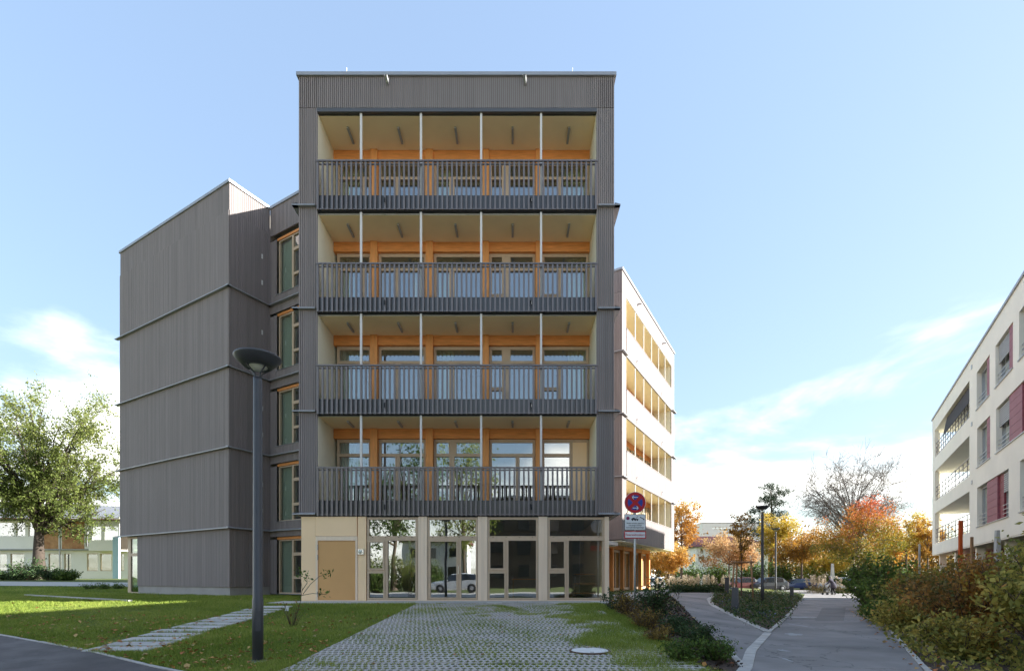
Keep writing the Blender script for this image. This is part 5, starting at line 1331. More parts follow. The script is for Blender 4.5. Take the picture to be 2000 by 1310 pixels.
for a0, a1, r, items in ops:
    z0, z1 = rows[r]
    m = rpart('window_sill', M['alu']); m.box(a0-0.04, a1+0.04, -0.05, 0.2, z0-0.035, z0-0.002); m.done()
    for kd, b0, b1 in items:
        if kd in ('r', 'r2'):
            n = 6; hz = (z1-z0)/n
            for j in range(n):
                m = rpart('red_panel', M['redpanel'] if kd == 'r' else M['redpanel2']); m.box(b0+0.005, b1-0.005, 0.045 if kd == 'r2' else 0.12, 0.2, z0+j*hz+0.006, z0+(j+1)*hz-0.006); m.done()
        else:
            m = rpart('window', M['alu']); m.framed(b0+.01, b1-.01, z0+.005, z1-.005, [(b0+0.1, b1-0.1, z0+0.1, z1-0.1)], 0.19, 0.08); w = m.done()
            g = rpart('pane', M['glass'], parent=w); g.box(b0+0.09, b1-0.09, 0.24, 0.25, z0+0.09, z1-0.09); g.done()
            cu_ = rpart('inner_curtain', M['curtain_w'], parent=w); cu_.box(b0+0.12, b0+0.45, 0.3, 0.33, z0+0.1, z1-0.1); cu_.done()
            gr = rpart('guard_rail', M['alu'], parent=w)
            for zz in (0.2, 0.38, 0.56): gr.box(b0+.02, b1-.02, 0.07, 0.09, z0+zz-0.012, z0+zz+0.012)
            gr.done()
            if kd == 'wb':
                n = 9; bl = rpart('blind', M['blind'], kind='stuff', parent=w)
                for j in range(n): bl.box(b0+.05, b1-.05, 0.10, 0.15, z1-0.06-j*0.09-0.06, z1-0.06-j*0.09)
                bl.done()
for z in (5.9, 8.9, 11.85):
    m = rpart('wall_vent', M['alu']); m.box(12.4, 12.6, -0.03, -0.001, z-0.25, z-0.05); m.done()

# painted posts and stones behind the hedge
def garden_post(name, label, px, top, s_off, w, material, taper=1.0, D=None, group='upright garden sculptures behind the hedge'):
    x = X(px, D); zb = Hs(x, D); zt = Z(top, D); hw = w/2/F_PX*D
    mb = MB(); n = 6; prev = None
    for k in range(n):
        f = k/(n-1); q = hw*(1+(taper-1)*f)*(1+RNG.normal()*0.05); ring = [(x+RNG.normal()*.01-q, D-q*.7, zb-0.1+(zt-zb+.1)*f), (x-q+2*q, D-q*.7, zb-0.1+(zt-zb+.1)*f), (x+q, D+q*.7, zb-0.1+(zt-zb+.1)*f), (x-q, D+q*.7, zb-0.1+(zt-zb+.1)*f)]
        if prev:
            for j in range(4): mb.face([prev[j], prev[(j+1) % 4], ring[(j+1) % 4], ring[j]])
        prev = ring
    mb.face(prev)
    o = mb.build(name, material); tag(o, label, 'sculpture', group); return o
op = garden_post('painted_post', 'tall bright orange painted post rising above the hedge', 1876, 1016, 0, 6.5, M['orange'], 0.85, 16.5)
garden_post('wooden_post', 'short brown post between the orange post and the grey stone', 1898, 1048, 0, 5, M['stake'], 0.9, 17)
garden_post('grey_stone', 'broad grey standing stone above the hedge at right', 1948, 1035, 0, 15, M['stone'], 0.45, 15)
garden_post('wooden_post', 'thin weathered post with a pointed cap left of the cream house', 1796, 1062, 0, 3.4, M['stone'], 0.8, 27)
garden_post('stone_column', 'pale tapering stone column behind the walking person', 1626, 1100, 0, 8, M['stone'], 0.5, 49, group=None)

# ================================================================== WHITE HOUSE ON THE LEFT
YH = 60.0
def hx(px): return X(px, YH)
def hz(py): return Z(py, YH)
WH = empty('white_house', 'white two-storey house with orange brick panels behind the large tree', 'building')
def hpart(name, mats, parent=None, T=face_T((0, YH), (1, 0), (0, 1))):
    mb = MB(); mb.T = T; mb.done = lambda: mb.build(name, mats, parent or WH); return mb
zg = Hs(hx(120), YH)-0.3; zm = hz(1072); ze = hz(1012)
up_w = [(-130, -60), (-40, 27), (31, 49), (55, 80)]
gf_w = [(-150, -100), (-60, -20), (-12, 5), (12, 39), (87, 113), (118, 131), (163, 184), (189, 211), (215, 221), (228, 236)]
hol = [(hx(a), hx(b), hz(1114), hz(1080)) for a, b in gf_w]
m = hpart('ground_floor_wall', M['white']); m.framed(hx(-420), hx(246), zg, zm, hol, 0.5, 0.15, sides=False); m.done()
for hh in hol:
    m = hpart('window', M['frame']); xm = (hh[0]+hh[1])/2; m.framed(hh[0], hh[1], hh[2], hh[3], [(hh[0]+.07, hh[1]-.07, hh[2]+.07, hh[3]-.07)], 0.58, 0.06); w = m.done()
    g = hpart('pane', M['glass'], w); g.box(hh[0]+.06, hh[1]-.06, 0.61, 0.62, hh[2]+.06, hh[3]-.06); g.done()
hol = [(hx(a), hx(b), hz(1047), hz(1019)) for a, b in up_w]
m = hpart('upper_wall', M['white']); m.framed(hx(-420), hx(84), zm, ze, hol, 0.0, 0.15, sides=True); m.done()
for hh in hol:
    m = hpart('window', M['white']); m.framed(hh[0], hh[1], hh[2], hh[3], [(hh[0]+.07, hh[1]-.07, hh[2]+.07, hh[3]-.07)], 0.08, 0.06); w = m.done()
    g = hpart('pane', M['glass'], w); g.box(hh[0]+.06, hh[1]-.06, 0.11, 0.12, hh[2]+.06, hh[3]-.06); g.done()
for a, b in ((84.3, 113), (120, 163)):
    m = hpart('brick_panel', M['brick']); m.box(hx(a), hx(b), 0.05, 0.3, zm+0.05, ze); m.done()
m = hpart('downpipe', M['alu']); m.tube([(hx(116.5), 0.02, ze), (hx(116.5), 0.02, zg)], 0.07, 8); m.done()
m = hpart('wall_strip', M['white']); m.box(hx(113)+.01, hx(120)-.01, 0.06, 0.3, zm+0.05, ze); m.done()
m = hpart('string_course', M['slab']); m.box(hx(-420), hx(186), -0.06, 0.55, zm-0.12, zm+0.04); m.done()
m = hpart('bay', M['white']); bh = [(hx(193), hx(211), hz(1055), hz(1029)), (hx(217), hx(244), hz(1055), hz(1029))]
m.framed(hx(187), hx(246), hz(1076), ze, bh, -1.0, 0.12); m.box(hx(187)+.01, hx(246)-.01, -0.87, 0.5, hz(1076), hz(1074)); m.box(hx(187)+.01, hx(246)-.01, -0.87, 0.5, ze-.06, ze-.005); m.face([(hx(187), -1, hz(1076)), (hx(187), 0.4, hz(1076)), (hx(187), 0.4, ze), (hx(187), -1, ze)]); m.done()
for hh in bh:
    g = hpart('pane', M['glass']); g.box(hh[0]-.02, hh[1]+.02, -0.93, -0.92, hh[2]-.02, hh[3]+.02); g.done()
    g = hpart('curtain', M['curtain_w']); g.box(hh[0], hh[1], -0.75, -0.72, hh[2], hh[3]); g.done()
m = hpart('window', M['white']); hh = (hx(168), hx(184.5), hz(1066), hz(1027)); m.framed(hx(165), hx(187)-.01, zm+.05, ze, [hh], 0.0, 0.12); w = m.done()
g = hpart('pane', M['glass'], w); g.box(hh[0]-.01, hh[1]+.01, 0.07, 0.08, hh[2]-.01, hh[3]+.01); g.done()
m = hpart('balcony_grille', M['rail'])
for k in range(8): x = hx(166)+k*(hx(186)-hx(166))/7; m.box(x-.012, x+.012, -0.12, -0.09, zm+.3, hz(1045))
m.box(hx(165.5), hx(186.5), -0.13, -0.085, hz(1045), hz(1044)); m.done()
m = hpart('blue_panel', M['teal']); m.box(hx(236)+.3, hx(252), -1.6, -1.3, zg, hz(1050)); m.done()
m = hpart('room_wall', M['room']); m.box(hx(-410), hx(240), 3.0, 3.2, zg, ze); m.box(hx(-410), hx(240), 0.7, 3.0, zm-.1, zm+.1); m.done()
m = hpart('roof', M['slate']); x0, x1 = hx(-430), hx(258); zr = hz(962)
m.face([(x0, -1.4, ze+.15), (x1, -1.4, ze-0.25), (x1, 5.5, zr-0.9), (x0, 5.5, zr)]); m.face([(x0, -1.4, ze), (x1, -1.4, ze-0.4), (x1, -1.4, ze-0.25), (x0, -1.4, ze+.15)]); m.face([(x0, -1.4, ze), (x0, 0.2, ze), (x1, 0.2, ze-.4), (x1, -1.4, ze-.4)]); m.face([(x0, 5.5, zr), (x1, 5.5, zr-.9), (x1, 13, ze), (x0, 13, ze)]); m.done()
m = hpart('gutter', M['tile']); m.tube([(x0, -1.47, ze+.1), (x1, -1.47, ze-0.3)], 0.08, 6); m.done()

# ================================================================== FAR HOUSES ON THE RIGHT
def far_house(name, label, px0, px1, top, Y, depth, wall, wins, roof=None, group='houses beyond the street'):
    r = empty(name, label, 'building', group); x0, x1 = X(px0, Y), X(px1, Y); zt = Z(top, Y); T = face_T((0, Y), (1, 0), (0, 1))
    mb = MB(); mb.T = T; hol = [(X(a, Y), X(b, Y), Z(d, Y), Z(c, Y)) for a, b, c, d in wins]
    mb.framed(x0, x1, -0.8, zt, hol, 0, 0.2, sides=False); mb.box(x0+.001, x1-.001, 0.9, depth, -0.8, zt-.002)
    mb.face([(x0, 0, -.8), (x0, 0.9, -.8), (x0, 0.9, zt), (x0, 0, zt)]); mb.face([(x1, 0, -.8), (x1, 0.9, -.8), (x1, 0.9, zt), (x1, 0, zt)]); mb.face([(x0, 0, zt), (x1, 0, zt), (x1, 0.9, zt), (x0, 0.9, zt)])
    mb.build('wall', wall, r)
    for hh in hol:
        mb = MB(); mb.T = T; mb.framed(hh[0], hh[1], hh[2], hh[3], [(hh[0]+.08, hh[1]-.08, hh[2]+.08, hh[3]-.08)], 0.12, 0.06); w = mb.build('window', M['frame'], r)
        mb = MB(); mb.T = T; mb.box(hh[0]+.07, hh[1]-.07, 0.15, 0.16, hh[2]+.07, hh[3]-.07); mb.build('pane', M['glass'], w)
    if roof:
        ov, rise = 0.7, roof; mb = MB(); mb.T = T
        a, b = x0-ov, x1+ov; mb.face([(a, -ov, zt-.1), (b, -ov, zt-.1), (b-2.5, depth/2, zt+rise), (a+2.5, depth/2, zt+rise)]); mb.face([(a, depth+ov, zt-.1), (b, depth+ov, zt-.1), (b-2.5, depth/2, zt+rise), (a+2.5, depth/2, zt+rise)])
        mb.face([(a, -ov, zt-.1), (a, depth+ov, zt-.1), (a+2.5, depth/2, zt+rise)]); mb.face([(b, -ov, zt-.1), (b, depth+ov, zt-.1), (b-2.5, depth/2, zt+rise)]); mb.face([(a, -ov, zt-.12), (b, -ov, zt-.12), (b, depth+ov, zt-.12), (a, depth+ov, zt-.12)])
        mb.build('roof', M['tile'], r)
    else:
        mb = MB(); mb.T = T; mb.box(x0-.1, x1+.1, -.1, depth+.1, zt+.003, zt+.2); mb.build('roof_edge', M['cap'], r)
    return r
far_house('cream_house', 'cream house with a dark red hipped roof behind the peach tree', 1360, 1500, 1066, 84, 10, M['cream'], [(1368, 1374, 1070, 1080), (1384, 1398, 1070, 1082), (1364, 1376, 1086, 1096), (1380, 1392, 1086, 1096), (1404, 1416, 1070, 1082)], 2.0)
far_house('white_block', 'white flat-roofed block with a strip of windows above the red roof', 1372, 1520, 1021, 140, 14, M['white'], [(1391+k*7.4, 1397.5+k*7.4, 1028, 1033) for k in range(5)])
far_house('grey_roof_house', 'small pale house far off beyond the golden tree', 1333, 1358, 1092, 110, 8, M['white'], [(1338, 1343, 1100, 1110)], 2.6)

# ================================================================== CARS
def car(label, x, y, rz, paint, z=None, L=4.3, Hh=1.5, group='parked cars'):
    r = empty('parked_car', label, 'car', group, loc=(x, y, Hs(x, y)+0.02 if z is None else z), rz=rz)
    st = [(-0.50, .30, .62, .66, .60), (-0.485, .24, .68, .74, .74), (-0.40, .20, .72, .86, .84), (-0.27, .20, .76, .94, .87), (-0.235, .20, .78, .97, .88), (-0.10, .20, .80, 1.42, .88), (0.02, .20, .80, 1.50, .88), (0.18, .20, .82, 1.50, .88), (0.34, .20, .84, 1.44, .87), (0.44, .22, .86, 1.12, .85), (0.485, .26, .84, .98, .80), (0.50, .34, .74, .80, .70)]
    rings = []
    for f, zb, zbelt, zr, w in st:
        k = Hh/1.5; tw = w*(0.80 if zr > 1.1 else 0.93); xx = f*L; zb, zbelt, zr = zb*k, zbelt*k + (0.12*k if zr > 1.1 else 0), zr*k
        half = [(w*0.90, zb), (w, zb+0.12), (w*1.01, (zb+zbelt)/2), (w*0.985, zbelt), (tw, zr-0.05), (tw*0.86, zr)]
        rings.append([(xx, -a, b) for a, b in half] + [(xx, a, b) for a, b in half[::-1]])
    body, glass = MB(), MB()
    n = len(rings[0])
    for i in range(len(rings)-1):
        for j in range(n):
            q = [rings[i][j], rings[i][(j+1) % n], rings[i+1][(j+1) % n], rings[i+1][j]]
            side = j in (3, 7); top = j == 5
            tgt = glass if ((side and 5 <= i <= 8) or (side and i == 4) or (top and i in (4, 8)) or (j in (4, 6) and i in (4, 8))) else body
            tgt.face(q)
    body.face(rings[0]); body.face(rings[-1][::-1])
    o = body.build('body', paint, r, smooth=True)
    glass.build('windows', M['carglass'], r)
    for sgn in (-1, 1):
        mb = MB(); mb.box(-0.02*L, -0.005*L, sgn*0.70-0.012, sgn*0.70+0.012, 0.95*Hh/1.5, 1.44*Hh/1.5); mb.build('pillar', paint, r)
        mb = MB(); mb.box(-0.19*L, -0.165*L, sgn*0.97-0.08, sgn*0.97+0.08, 0.90*Hh/1.5, 1.04*Hh/1.5); mb.build('mirror', paint, r)
        mb = MB(); mb.box(-0.478*L, -0.43*L, sgn*0.62-0.13, sgn*0.62+0.13, 0.60*Hh/1.5, 0.72*Hh/1.5); mb.build('headlight', M['lampglass'], r)
        mb = MB(); mb.box(0.47*L, 0.494*L, sgn*0.64-0.11, sgn*0.64+0.11, 0.70*Hh/1.5, 0.88*Hh/1.5); mb.build('tail_light', M['sg_red'], r)
        for f in (-0.31, 0.30):
            mb = MB(); mb.lathe([(0.20, -0.10), (0.30, -0.11), (0.33, -0.08), (0.33, 0.08), (0.30, 0.11), (0.20, 0.10)], (f*L, sgn*0.80, 0.33), 20, axis='y'); w = mb.build('wheel', M['black'], r, smooth=True)
            mb = MB(); mb.lathe([(0.0, sgn*0.105), (0.06, sgn*0.11), (0.19, sgn*0.095), (0.205, sgn*0.07)], (f*L, sgn*0.80, 0.33), 16, axis='y'); mb.build('rim', M['alu'], w)
    return r
M['carglass'] = mat('car_glass', (0.02, 0.025, 0.03), 0.06, 0.02, spec=0.9)
def paint(n, c): return mat(n, c, 0.3, 0.02, metal=0.1, coat=0.6)
car('dark red parked car seen through the wooden stakes', X(1443, 57), 57, 0.15, paint('red_paint', (0.12, 0.02, 0.018)))
car('black parked car behind the taller street lamp', X(1497, 57), 57, 0.1, paint('black_paint', (0.02, 0.022, 0.03)), L=4.4, Hh=1.52)
car('low dark blue parked car in the middle of the street', X(1553, 62), 62, 0.0, paint('blue_paint', (0.02, 0.04, 0.12)), L=4.6, Hh=1.35)
car('silver parked car behind the pale stone column', X(1640, 57.5), 57.5, -0.12, paint('silver_paint', (0.42, 0.44, 0.46)))
car('dark teal parked car behind the trunk of the red-topped tree', X(1682, 58), 58, 0.05, paint('teal_paint', (0.02, 0.045, 0.06)))
car('white car parked by the wing, seen past the columns', X(1279, 52), 52, 1.2, paint('white_paint', (0.7, 0.7, 0.7)))
# bicycles by the street
def bicycle(label, px, pyb, colour, rz):
    g = G(px, pyb); r = empty('bicycle', label, 'bicycle', 'bicycles parked by the street', loc=tuple(g), rz=rz)
    for sx_ in (-0.52, 0.52):
        mb = MB(); n = 20; ring = [(sx_+0.33*math.cos(2*math.pi*j/n), 0, 0.34+0.33*math.sin(2*math.pi*j/n)) for j in range(n+1)]; mb.tube(ring, 0.02, 5, cap=False); mb.build('wheel', M['black'], r)
    mb = MB()
    for a_, b_ in (((-0.52, 0, .34), (-0.12, 0, .32)), ((-0.12, 0, .32), (-0.25, 0, .85)), ((-0.25, 0, .75), (0.36, 0, .78)), ((-0.12, 0, .32), (0.38, 0, .72)), ((0.52, 0, .34), (0.34, 0, 1.0)), ((-0.52, 0, .34), (-0.24, 0, .75))): mb.tube([a_, b_], 0.022, 6)
    mb.build('frame', colour, r)
    mb = MB(); mb.box(-0.38, -0.14, -0.07, 0.07, 0.85, 0.90); mb.build('saddle', M['black'], r)
    mb = MB(); mb.tube([(0.30, -0.28, 1.02), (0.36, 0, 1.0), (0.30, 0.28, 1.02)], 0.016, 6); mb.build('handlebar', M['black'], r)
bicycle('blue bicycle left of the taller street lamp', 1482, 1149, paint('bike_blue', (0.03, 0.12, 0.35)), 0.5)
bicycle('turquoise bicycle between the two street lamps', 1507, 1150, paint('bike_turquoise', (0.05, 0.28, 0.33)), 0.9)
# small blue sign board by the street and round blue sign
sgn_ = G(1434, 1147); rs = empty('round_sign', 'small round blue sign low behind the wooden stakes', 'traffic sign', loc=tuple(sgn_))
mb = MB(); mb.tube([(0, 0, -.1), (0, 0, 2.1)], 0.025, 8); mb.build('pole', M['galv'], rs)
mb = MB(); disc(mb, 0.20, -0.04, -0.03, 0.55, 20); mb.build('sign_plate', M['sg_blue'], rs)
bo = G(1566, 1146); bb = empty('notice_board', 'small blue notice board left of the plumed grasses', 'sign', loc=tuple(bo))
mb = MB(); mb.box(-0.55, 0.45, -0.02, 0.02, 0.25, 0.75); mb.build('board', M['sg_blue'], bb)
for x_ in (-0.5, 0.42):
    mb = MB(); mb.tube([(x_, 0.035, -0.05), (x_, 0.035, 0.8)], 0.025, 6); mb.build('leg', M['galv'], bb)

# ================================================================== PERSON WITH A WALKING FRAME
pg = G(1628, 1161.5)
per = empty('person', 'person in a dark coat bending over a wheeled walking frame on the footpath', 'person', loc=tuple(pg), rz=math.radians(18))
# skeleton in local space: +Y is the way the person walks (away from the camera)
SK = {'pelvis': ((0, 0, 0.86), .155), 'belly': ((0, 0.07, 1.02), .165), 'chest': ((0, 0.19, 1.22), .175), 'neck': ((0, 0.30, 1.36), .07), 'head0': ((0, 0.34, 1.42), .085), 'head1': ((0, 0.38, 1.53), .085),
      'shL': ((-0.19, 0.21, 1.27), .075), 'elL': ((-0.27, 0.26, 1.02), .058), 'haL': ((-0.24, 0.46, 0.90), .042), 'shR': ((0.19, 0.21, 1.27), .075), 'elR': ((0.27, 0.26, 1.02), .058), 'haR': ((0.24, 0.46, 0.90), .042),
      'hipL': ((-0.10, 0, 0.78), .12), 'knL': ((-0.11, 0.07, 0.44), .08), 'anL': ((-0.11, 0.02, 0.09), .052), 'toL': ((-0.12, 0.17, 0.045), .045), 'hipR': ((0.10, 0, 0.78), .12), 'knR': ((0.11, 0.10, 0.44), .08), 'anR': ((0.11, -0.10, 0.10), .052), 'toR': ((0.12, 0.06, 0.045), .045)}
for s_ in ('L', 'R'):
    sx_ = -1 if s_ == 'L' else 1; hx0, hy0, hz0 = SK['ha'+s_][0]
    for k in range(4): SK[f'f{s_}{k}'] = ((hx0 + sx_*(0.028-0.019*k), hy0+0.055+0.006*(k in (1, 2)), hz0+0.012), .010); SK[f'g{s_}{k}'] = ((hx0 + sx_*(0.028-0.019*k), hy0+0.085, hz0-0.022), .009)
    SK['t'+s_] = ((hx0 - sx_*0.048, hy0+0.02, hz0-0.015), .011)
ED = [('pelvis', 'belly'), ('belly', 'chest'), ('chest', 'neck'), ('neck', 'head0'), ('head0', 'head1')]
for s_ in ('L', 'R'):
    ED += [('chest', 'sh'+s_), ('sh'+s_, 'el'+s_), ('el'+s_, 'ha'+s_), ('pelvis', 'hip'+s_), ('hip'+s_, 'kn'+s_), ('kn'+s_, 'an'+s_), ('an'+s_, 'to'+s_), ('ha'+s_, 't'+s_)]
    for k in range(4): ED += [('ha'+s_, f'f{s_}{k}'), (f'f{s_}{k}', f'g{s_}{k}')]
keys = list(SK); me = bpy.data.meshes.new('body'); me.from_pydata([SK[k][0] for k in keys], [(keys.index(a), keys.index(b)) for a, b in ED], []); me.update()
bod = bpy.data.objects.new('body', me); COL.objects.link(bod)
sk = bod.modifiers.new('skin', 'SKIN'); sd = bod.modifiers.new('sub', 'SUBSURF'); sd.levels = 2; sd.render_levels = 2
for i, k in enumerate(keys):
    v = me.skin_vertices[0].data[i]; v.radius = (SK[k][1], SK[k][1]); v.use_root = (k == 'pelvis')
me2 = bpy.data.meshes.new_from_object(bod.evaluated_get(bpy.context.evaluated_depsgraph_get())); bpy.data.objects.remove(bod); me2.name = 'body'
skin = mat('skin', (0.45, 0.27, 0.20), 0.6, 0.05); coat = mat('dark_coat', (0.065, 0.055, 0.075), 0.9, 0.15, 8); trou = mat('black_trousers', (0.012, 0.012, 0.015), 0.9, 0.1); shoe = mat('pale_shoes', (0.35, 0.33, 0.30), 0.7, 0.1)
me2.materials.clear()
for q in (skin, coat, trou, shoe): me2.materials.append(q)
for p_ in me2.polygons:
    c = p_.center
    arm = abs(c.x) > 0.2 and c.z > 0.8
    p_.material_index = 0 if (c.z > 1.37 and c.y > 0.27) or (c.y > 0.435 and c.z > 0.8 and c.z < 1.0) else 1 if c.z > 0.66 else 2 if c.z > 0.10 else 3
    p_.use_smooth = True
link('body', me2, per)
mb = MB(); mb.lathe([(0.0, 1.645), (0.06, 1.635), (0.098, 1.59), (0.108, 1.53), (0.10, 1.46), (0.085, 1.42)], (0, 0.355, 0), 16); mb.build('hair', mat('grey_hair', (0.16, 0.15, 0.15), 0.9, 0.2, 12), per, smooth=True)
mb = MB()   # coat skirt
n = 18; r0 = [(0.19*math.cos(2*math.pi*j/n), 0.03+0.18*math.sin(2*math.pi*j/n), 1.0) for j in range(n)]; r1 = [((0.24+.012*math.sin(5*j))*math.cos(2*math.pi*j/n), 0.01+0.21*math.sin(2*math.pi*j/n), 0.60) for j in range(n)]
for j in range(n): mb.face([r0[j], r0[(j+1) % n], r1[(j+1) % n], r1[j]])
o = mb.build('coat', coat, per, smooth=True); so = o.modifiers.new('thick', 'SOLIDIFY'); so.thickness = 0.02
for sx_ in (-1, 1):      # face: eyes, ears; nose below
    mb = MB(); mb.lathe([(0, -0.012), (0.012, 0.0), (0, 0.012)], (sx_*0.035, 0.455, 1.525), 8); mb.build('eye', M['sg_black'], per)
    mb = MB(); mb.lathe([(0, -0.03), (0.014, -0.01), (0.016, 0.01), (0, 0.03)], (sx_*0.095, 0.37, 1.51), 8); mb.build('ear', skin, per)
mb = MB(); mb.tube([(0, 0.455, 1.53), (0, 0.487, 1.50), (0, 0.46, 1.49)], [0.008, 0.016, 0.008], 6); mb.build('nose', skin, per)
ro = empty('walking_frame', 'black wheeled walking frame pushed by the person on the footpath', 'walking frame', loc=tuple(pg), rz=math.radians(18))
for sx_ in (-1, 1):
    mb = MB(); mb.tube([(sx_*0.25, 0.44, 0.89), (sx_*0.25, 0.58, 0.88), (sx_*0.26, 0.62, 0.8), (sx_*0.28, 0.80, 0.12)], 0.016, 8); mb.build('side_tube', M['black'], ro)
    mb = MB(); mb.tube([(sx_*0.265, 0.66, 0.55), (sx_*0.28, 0.36, 0.12)], 0.016, 8); mb.build('side_tube', M['black'], ro)
    for yy in (0.36, 0.80):
        mb = MB(); mb.lathe([(0.05, -0.018), (0.10, -0.02), (0.105, 0), (0.10, 0.02), (0.05, 0.018)], (sx_*0.285, yy, 0.105), 16, axis='x'); mb.build('wheel', M['black'], ro)
mb = MB(); mb.box(-0.25, 0.25, 0.45, 0.70, 0.52, 0.56); mb.build('seat', M['black'], ro)
mb = MB(); mb.box(-0.2, 0.2, 0.62, 0.80, 0.3, 0.52); mb.build('basket', M['lamp'], ro)

# ================================================================== THINGS INSIDE THE GROUND FLOOR
def cart(x, y):
    r = empty('service_cart', 'green-framed service trolley inside the right ground-floor window', 'trolley', loc=(x, y, 0.04))
    for sx_ in (-0.45, 0.45):
        for sy_ in (-0.25, 0.25):
            mb = MB(); mb.tube([(sx_, sy_, 0.1), (sx_, sy_, 0.92 if sx_ < 0 else 1.25)], 0.015, 6); mb.build('leg', M['rail'], r)
            mb = MB(); mb.lathe([(0.0, -0.02), (0.05, -0.02), (0.05, 0.02), (0, 0.02)], (sx_, sy_, 0.05), 12, axis='y'); mb.build('wheel', M['black'], r)
    for z in (0.2, 0.55, 0.9):
        mb = MB(); mb.box(-0.46, 0.46, -0.26, 0.26, z, z+0.025); mb.build('shelf', M['timber'], r)
    mb = MB(); mb.tube([(0.45, -0.25, 1.25), (0.55, -0.25, 1.3), (0.55, 0.25, 1.3), (0.45, 0.25, 1.25)], 0.015, 6); mb.build('handle', M['rail'], r)
cart(X(1146, 19.4), 19.4)
def table(x, y):
    r = empty('table', 'light wooden table inside the third ground-floor window', 'table', loc=(x, y, 0.04))
    mb = MB(); mb.box(-0.6, 0.6, -0.4, 0.4, 0.72, 0.75); mb.build('table_top', M['timber'], r)
    for sx_ in (-.55, .55):
        for sy_ in (-.35, .35): mb = MB(); mb.box(sx_-.025, sx_+.025, sy_-.025, sy_+.025, 0, .72); mb.build('leg', M['stake'], r)
table(X(1030, 20.0), 20.0)
def chair(x, y, rz):
    r = empty('chair', 'dark chair beside the table in the third ground-floor window', 'chair', loc=(x, y, 0.04), rz=rz)
    mb = MB(); mb.box(-.21, .21, -.21, .21, .43, .46); mb.build('seat', M['rail'], r); mb = MB(); mb.box(-.21, .21, .19, .21, .55, .88); mb.build('backrest', M['rail'], r)
    for sx_ in (-.19, .19):
        for sy_ in (-.19, .19): mb = MB(); mb.tube([(sx_, sy_, 0), (sx_, sy_, .43 if sy_ < 0 else .86)], .012, 6); mb.build('leg', M['rail'], r)
chair(X(1000, 19.6), 19.6, 0.6)

# ================================================================== BEHIND THE CAMERA (seen only mirrored in the windows)
def mir(px, dist): return ((px-CX)/F_PX*dist, 2*YF-dist)
cx_, cy_ = mir(893, 44); car('white car standing behind the viewer, mirrored in the second ground-floor window', cx_, cy_, 0.0, bpy.data.materials['white_paint'], L=4.4, Hh=1.6)
bk = 'trees behind the viewer mirrored in the windows'
for px, dist, top, bot, hw, lm, lab in ((770, 52, 760, 1085, 70, MIDGREEN, 'green tree mirrored in the left windows'), (905, 58, 830, 1080, 75, GREENS, 'pale green tree mirrored in the middle windows'), (640, 60, 860, 1090, 80, MIDGREEN, 'green tree mirrored left of the door'), (1130, 76, 960, 1100, 60, YELLOW, 'golden tree mirrored in the right windows')):
    x, y = mir(px, dist); r = empty('broadleaf_tree', lab, 'tree', bk, loc=(x, y, Hs(x, y)))
    zt, z0 = EYE+(CY-top)/F_PX*dist, EYE+(CY-bot)/F_PX*dist; hw_ = hw/F_PX*dist; zb = Hs(x, y)
    cen, rad = (0, 0, (zt+z0)/2-zb), (hw_, hw_, (zt-z0)/2)
    mbt, an = grow((0, 0, 0), zt-zb, 0.3, z0-zb+1, cen, rad, 16, 9, 4); mbt.build('trunk', M['bark'], r, smooth=True); leaves_mesh('crown', an, 4, 0.26, 0.35, lm, r)
for px, dist, rx, h, lab in ((735, 46, 1.6, 2.6, 'green bush mirrored in the small left panes'), (795, 48, 3.0, 3.9, 'leafy bush mirrored in the first large pane'), (728, 52, 2.0, 4.2, 'tall green bush mirrored at the left edge of the windows'), (845, 47, 1.2, 2.6, 'green bush mirrored beside the white car'), (690, 50, 2, 3, 'green bush mirrored near the door')):
    x, y = mir(px, dist); shrub('garden_bush', lab, x, y, rx, 1.4, h, GREENS if h > 3 else MIDGREEN, 0.16, 60, 3600, 'bushes behind the viewer mirrored in the windows', spread=0.15)
x0_, y_ = mir(862, 80); r = empty('white_house', 'white house behind the viewer, mirrored above the white car', 'building')
mb = MB(); mb.box(x0_-6, x0_+4, y_-8, y_, -.6, 6.5); mb.build('wall', M['white'], r); mb = MB(); mb.prism([(x0_-6.6, y_-8.6), (x0_+4.6, y_-8.6), (x0_+4.6, y_+.6), (x0_-6.6, y_+.6)], 6.5, 6.9); mb.build('roof', M['tile'], r)
for k in range(3):
    for z in (1.0, 4.0): mb = MB(); mb.box(x0_-5+k*3, x0_-3.8+k*3, y_+.002, y_+.05, z, z+1.5); mb.build('window', M['carglass'], r)

# long shaded brick block behind the viewer, then paving added for bounce light
x0_, y_ = mir(935, 66); r = empty('brick_block', 'long dark brick block behind the viewer, mirrored in the right ground-floor windows', 'building')
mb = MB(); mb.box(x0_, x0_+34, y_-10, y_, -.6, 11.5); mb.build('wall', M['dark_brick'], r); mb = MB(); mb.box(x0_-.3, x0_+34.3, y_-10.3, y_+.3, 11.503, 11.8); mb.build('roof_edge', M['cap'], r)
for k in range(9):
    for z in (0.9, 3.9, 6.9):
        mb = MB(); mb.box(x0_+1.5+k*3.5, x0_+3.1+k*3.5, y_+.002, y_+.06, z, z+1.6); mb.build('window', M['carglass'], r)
sheet('bounce_paving', [(-40, -9), (0, -9), (25, -9)], [(-40, 2), (0, 2), (14, 2)], 0.015, M['concrete'], step=2.0)  # unseen pale paving added to bounce sunlight towards the facade

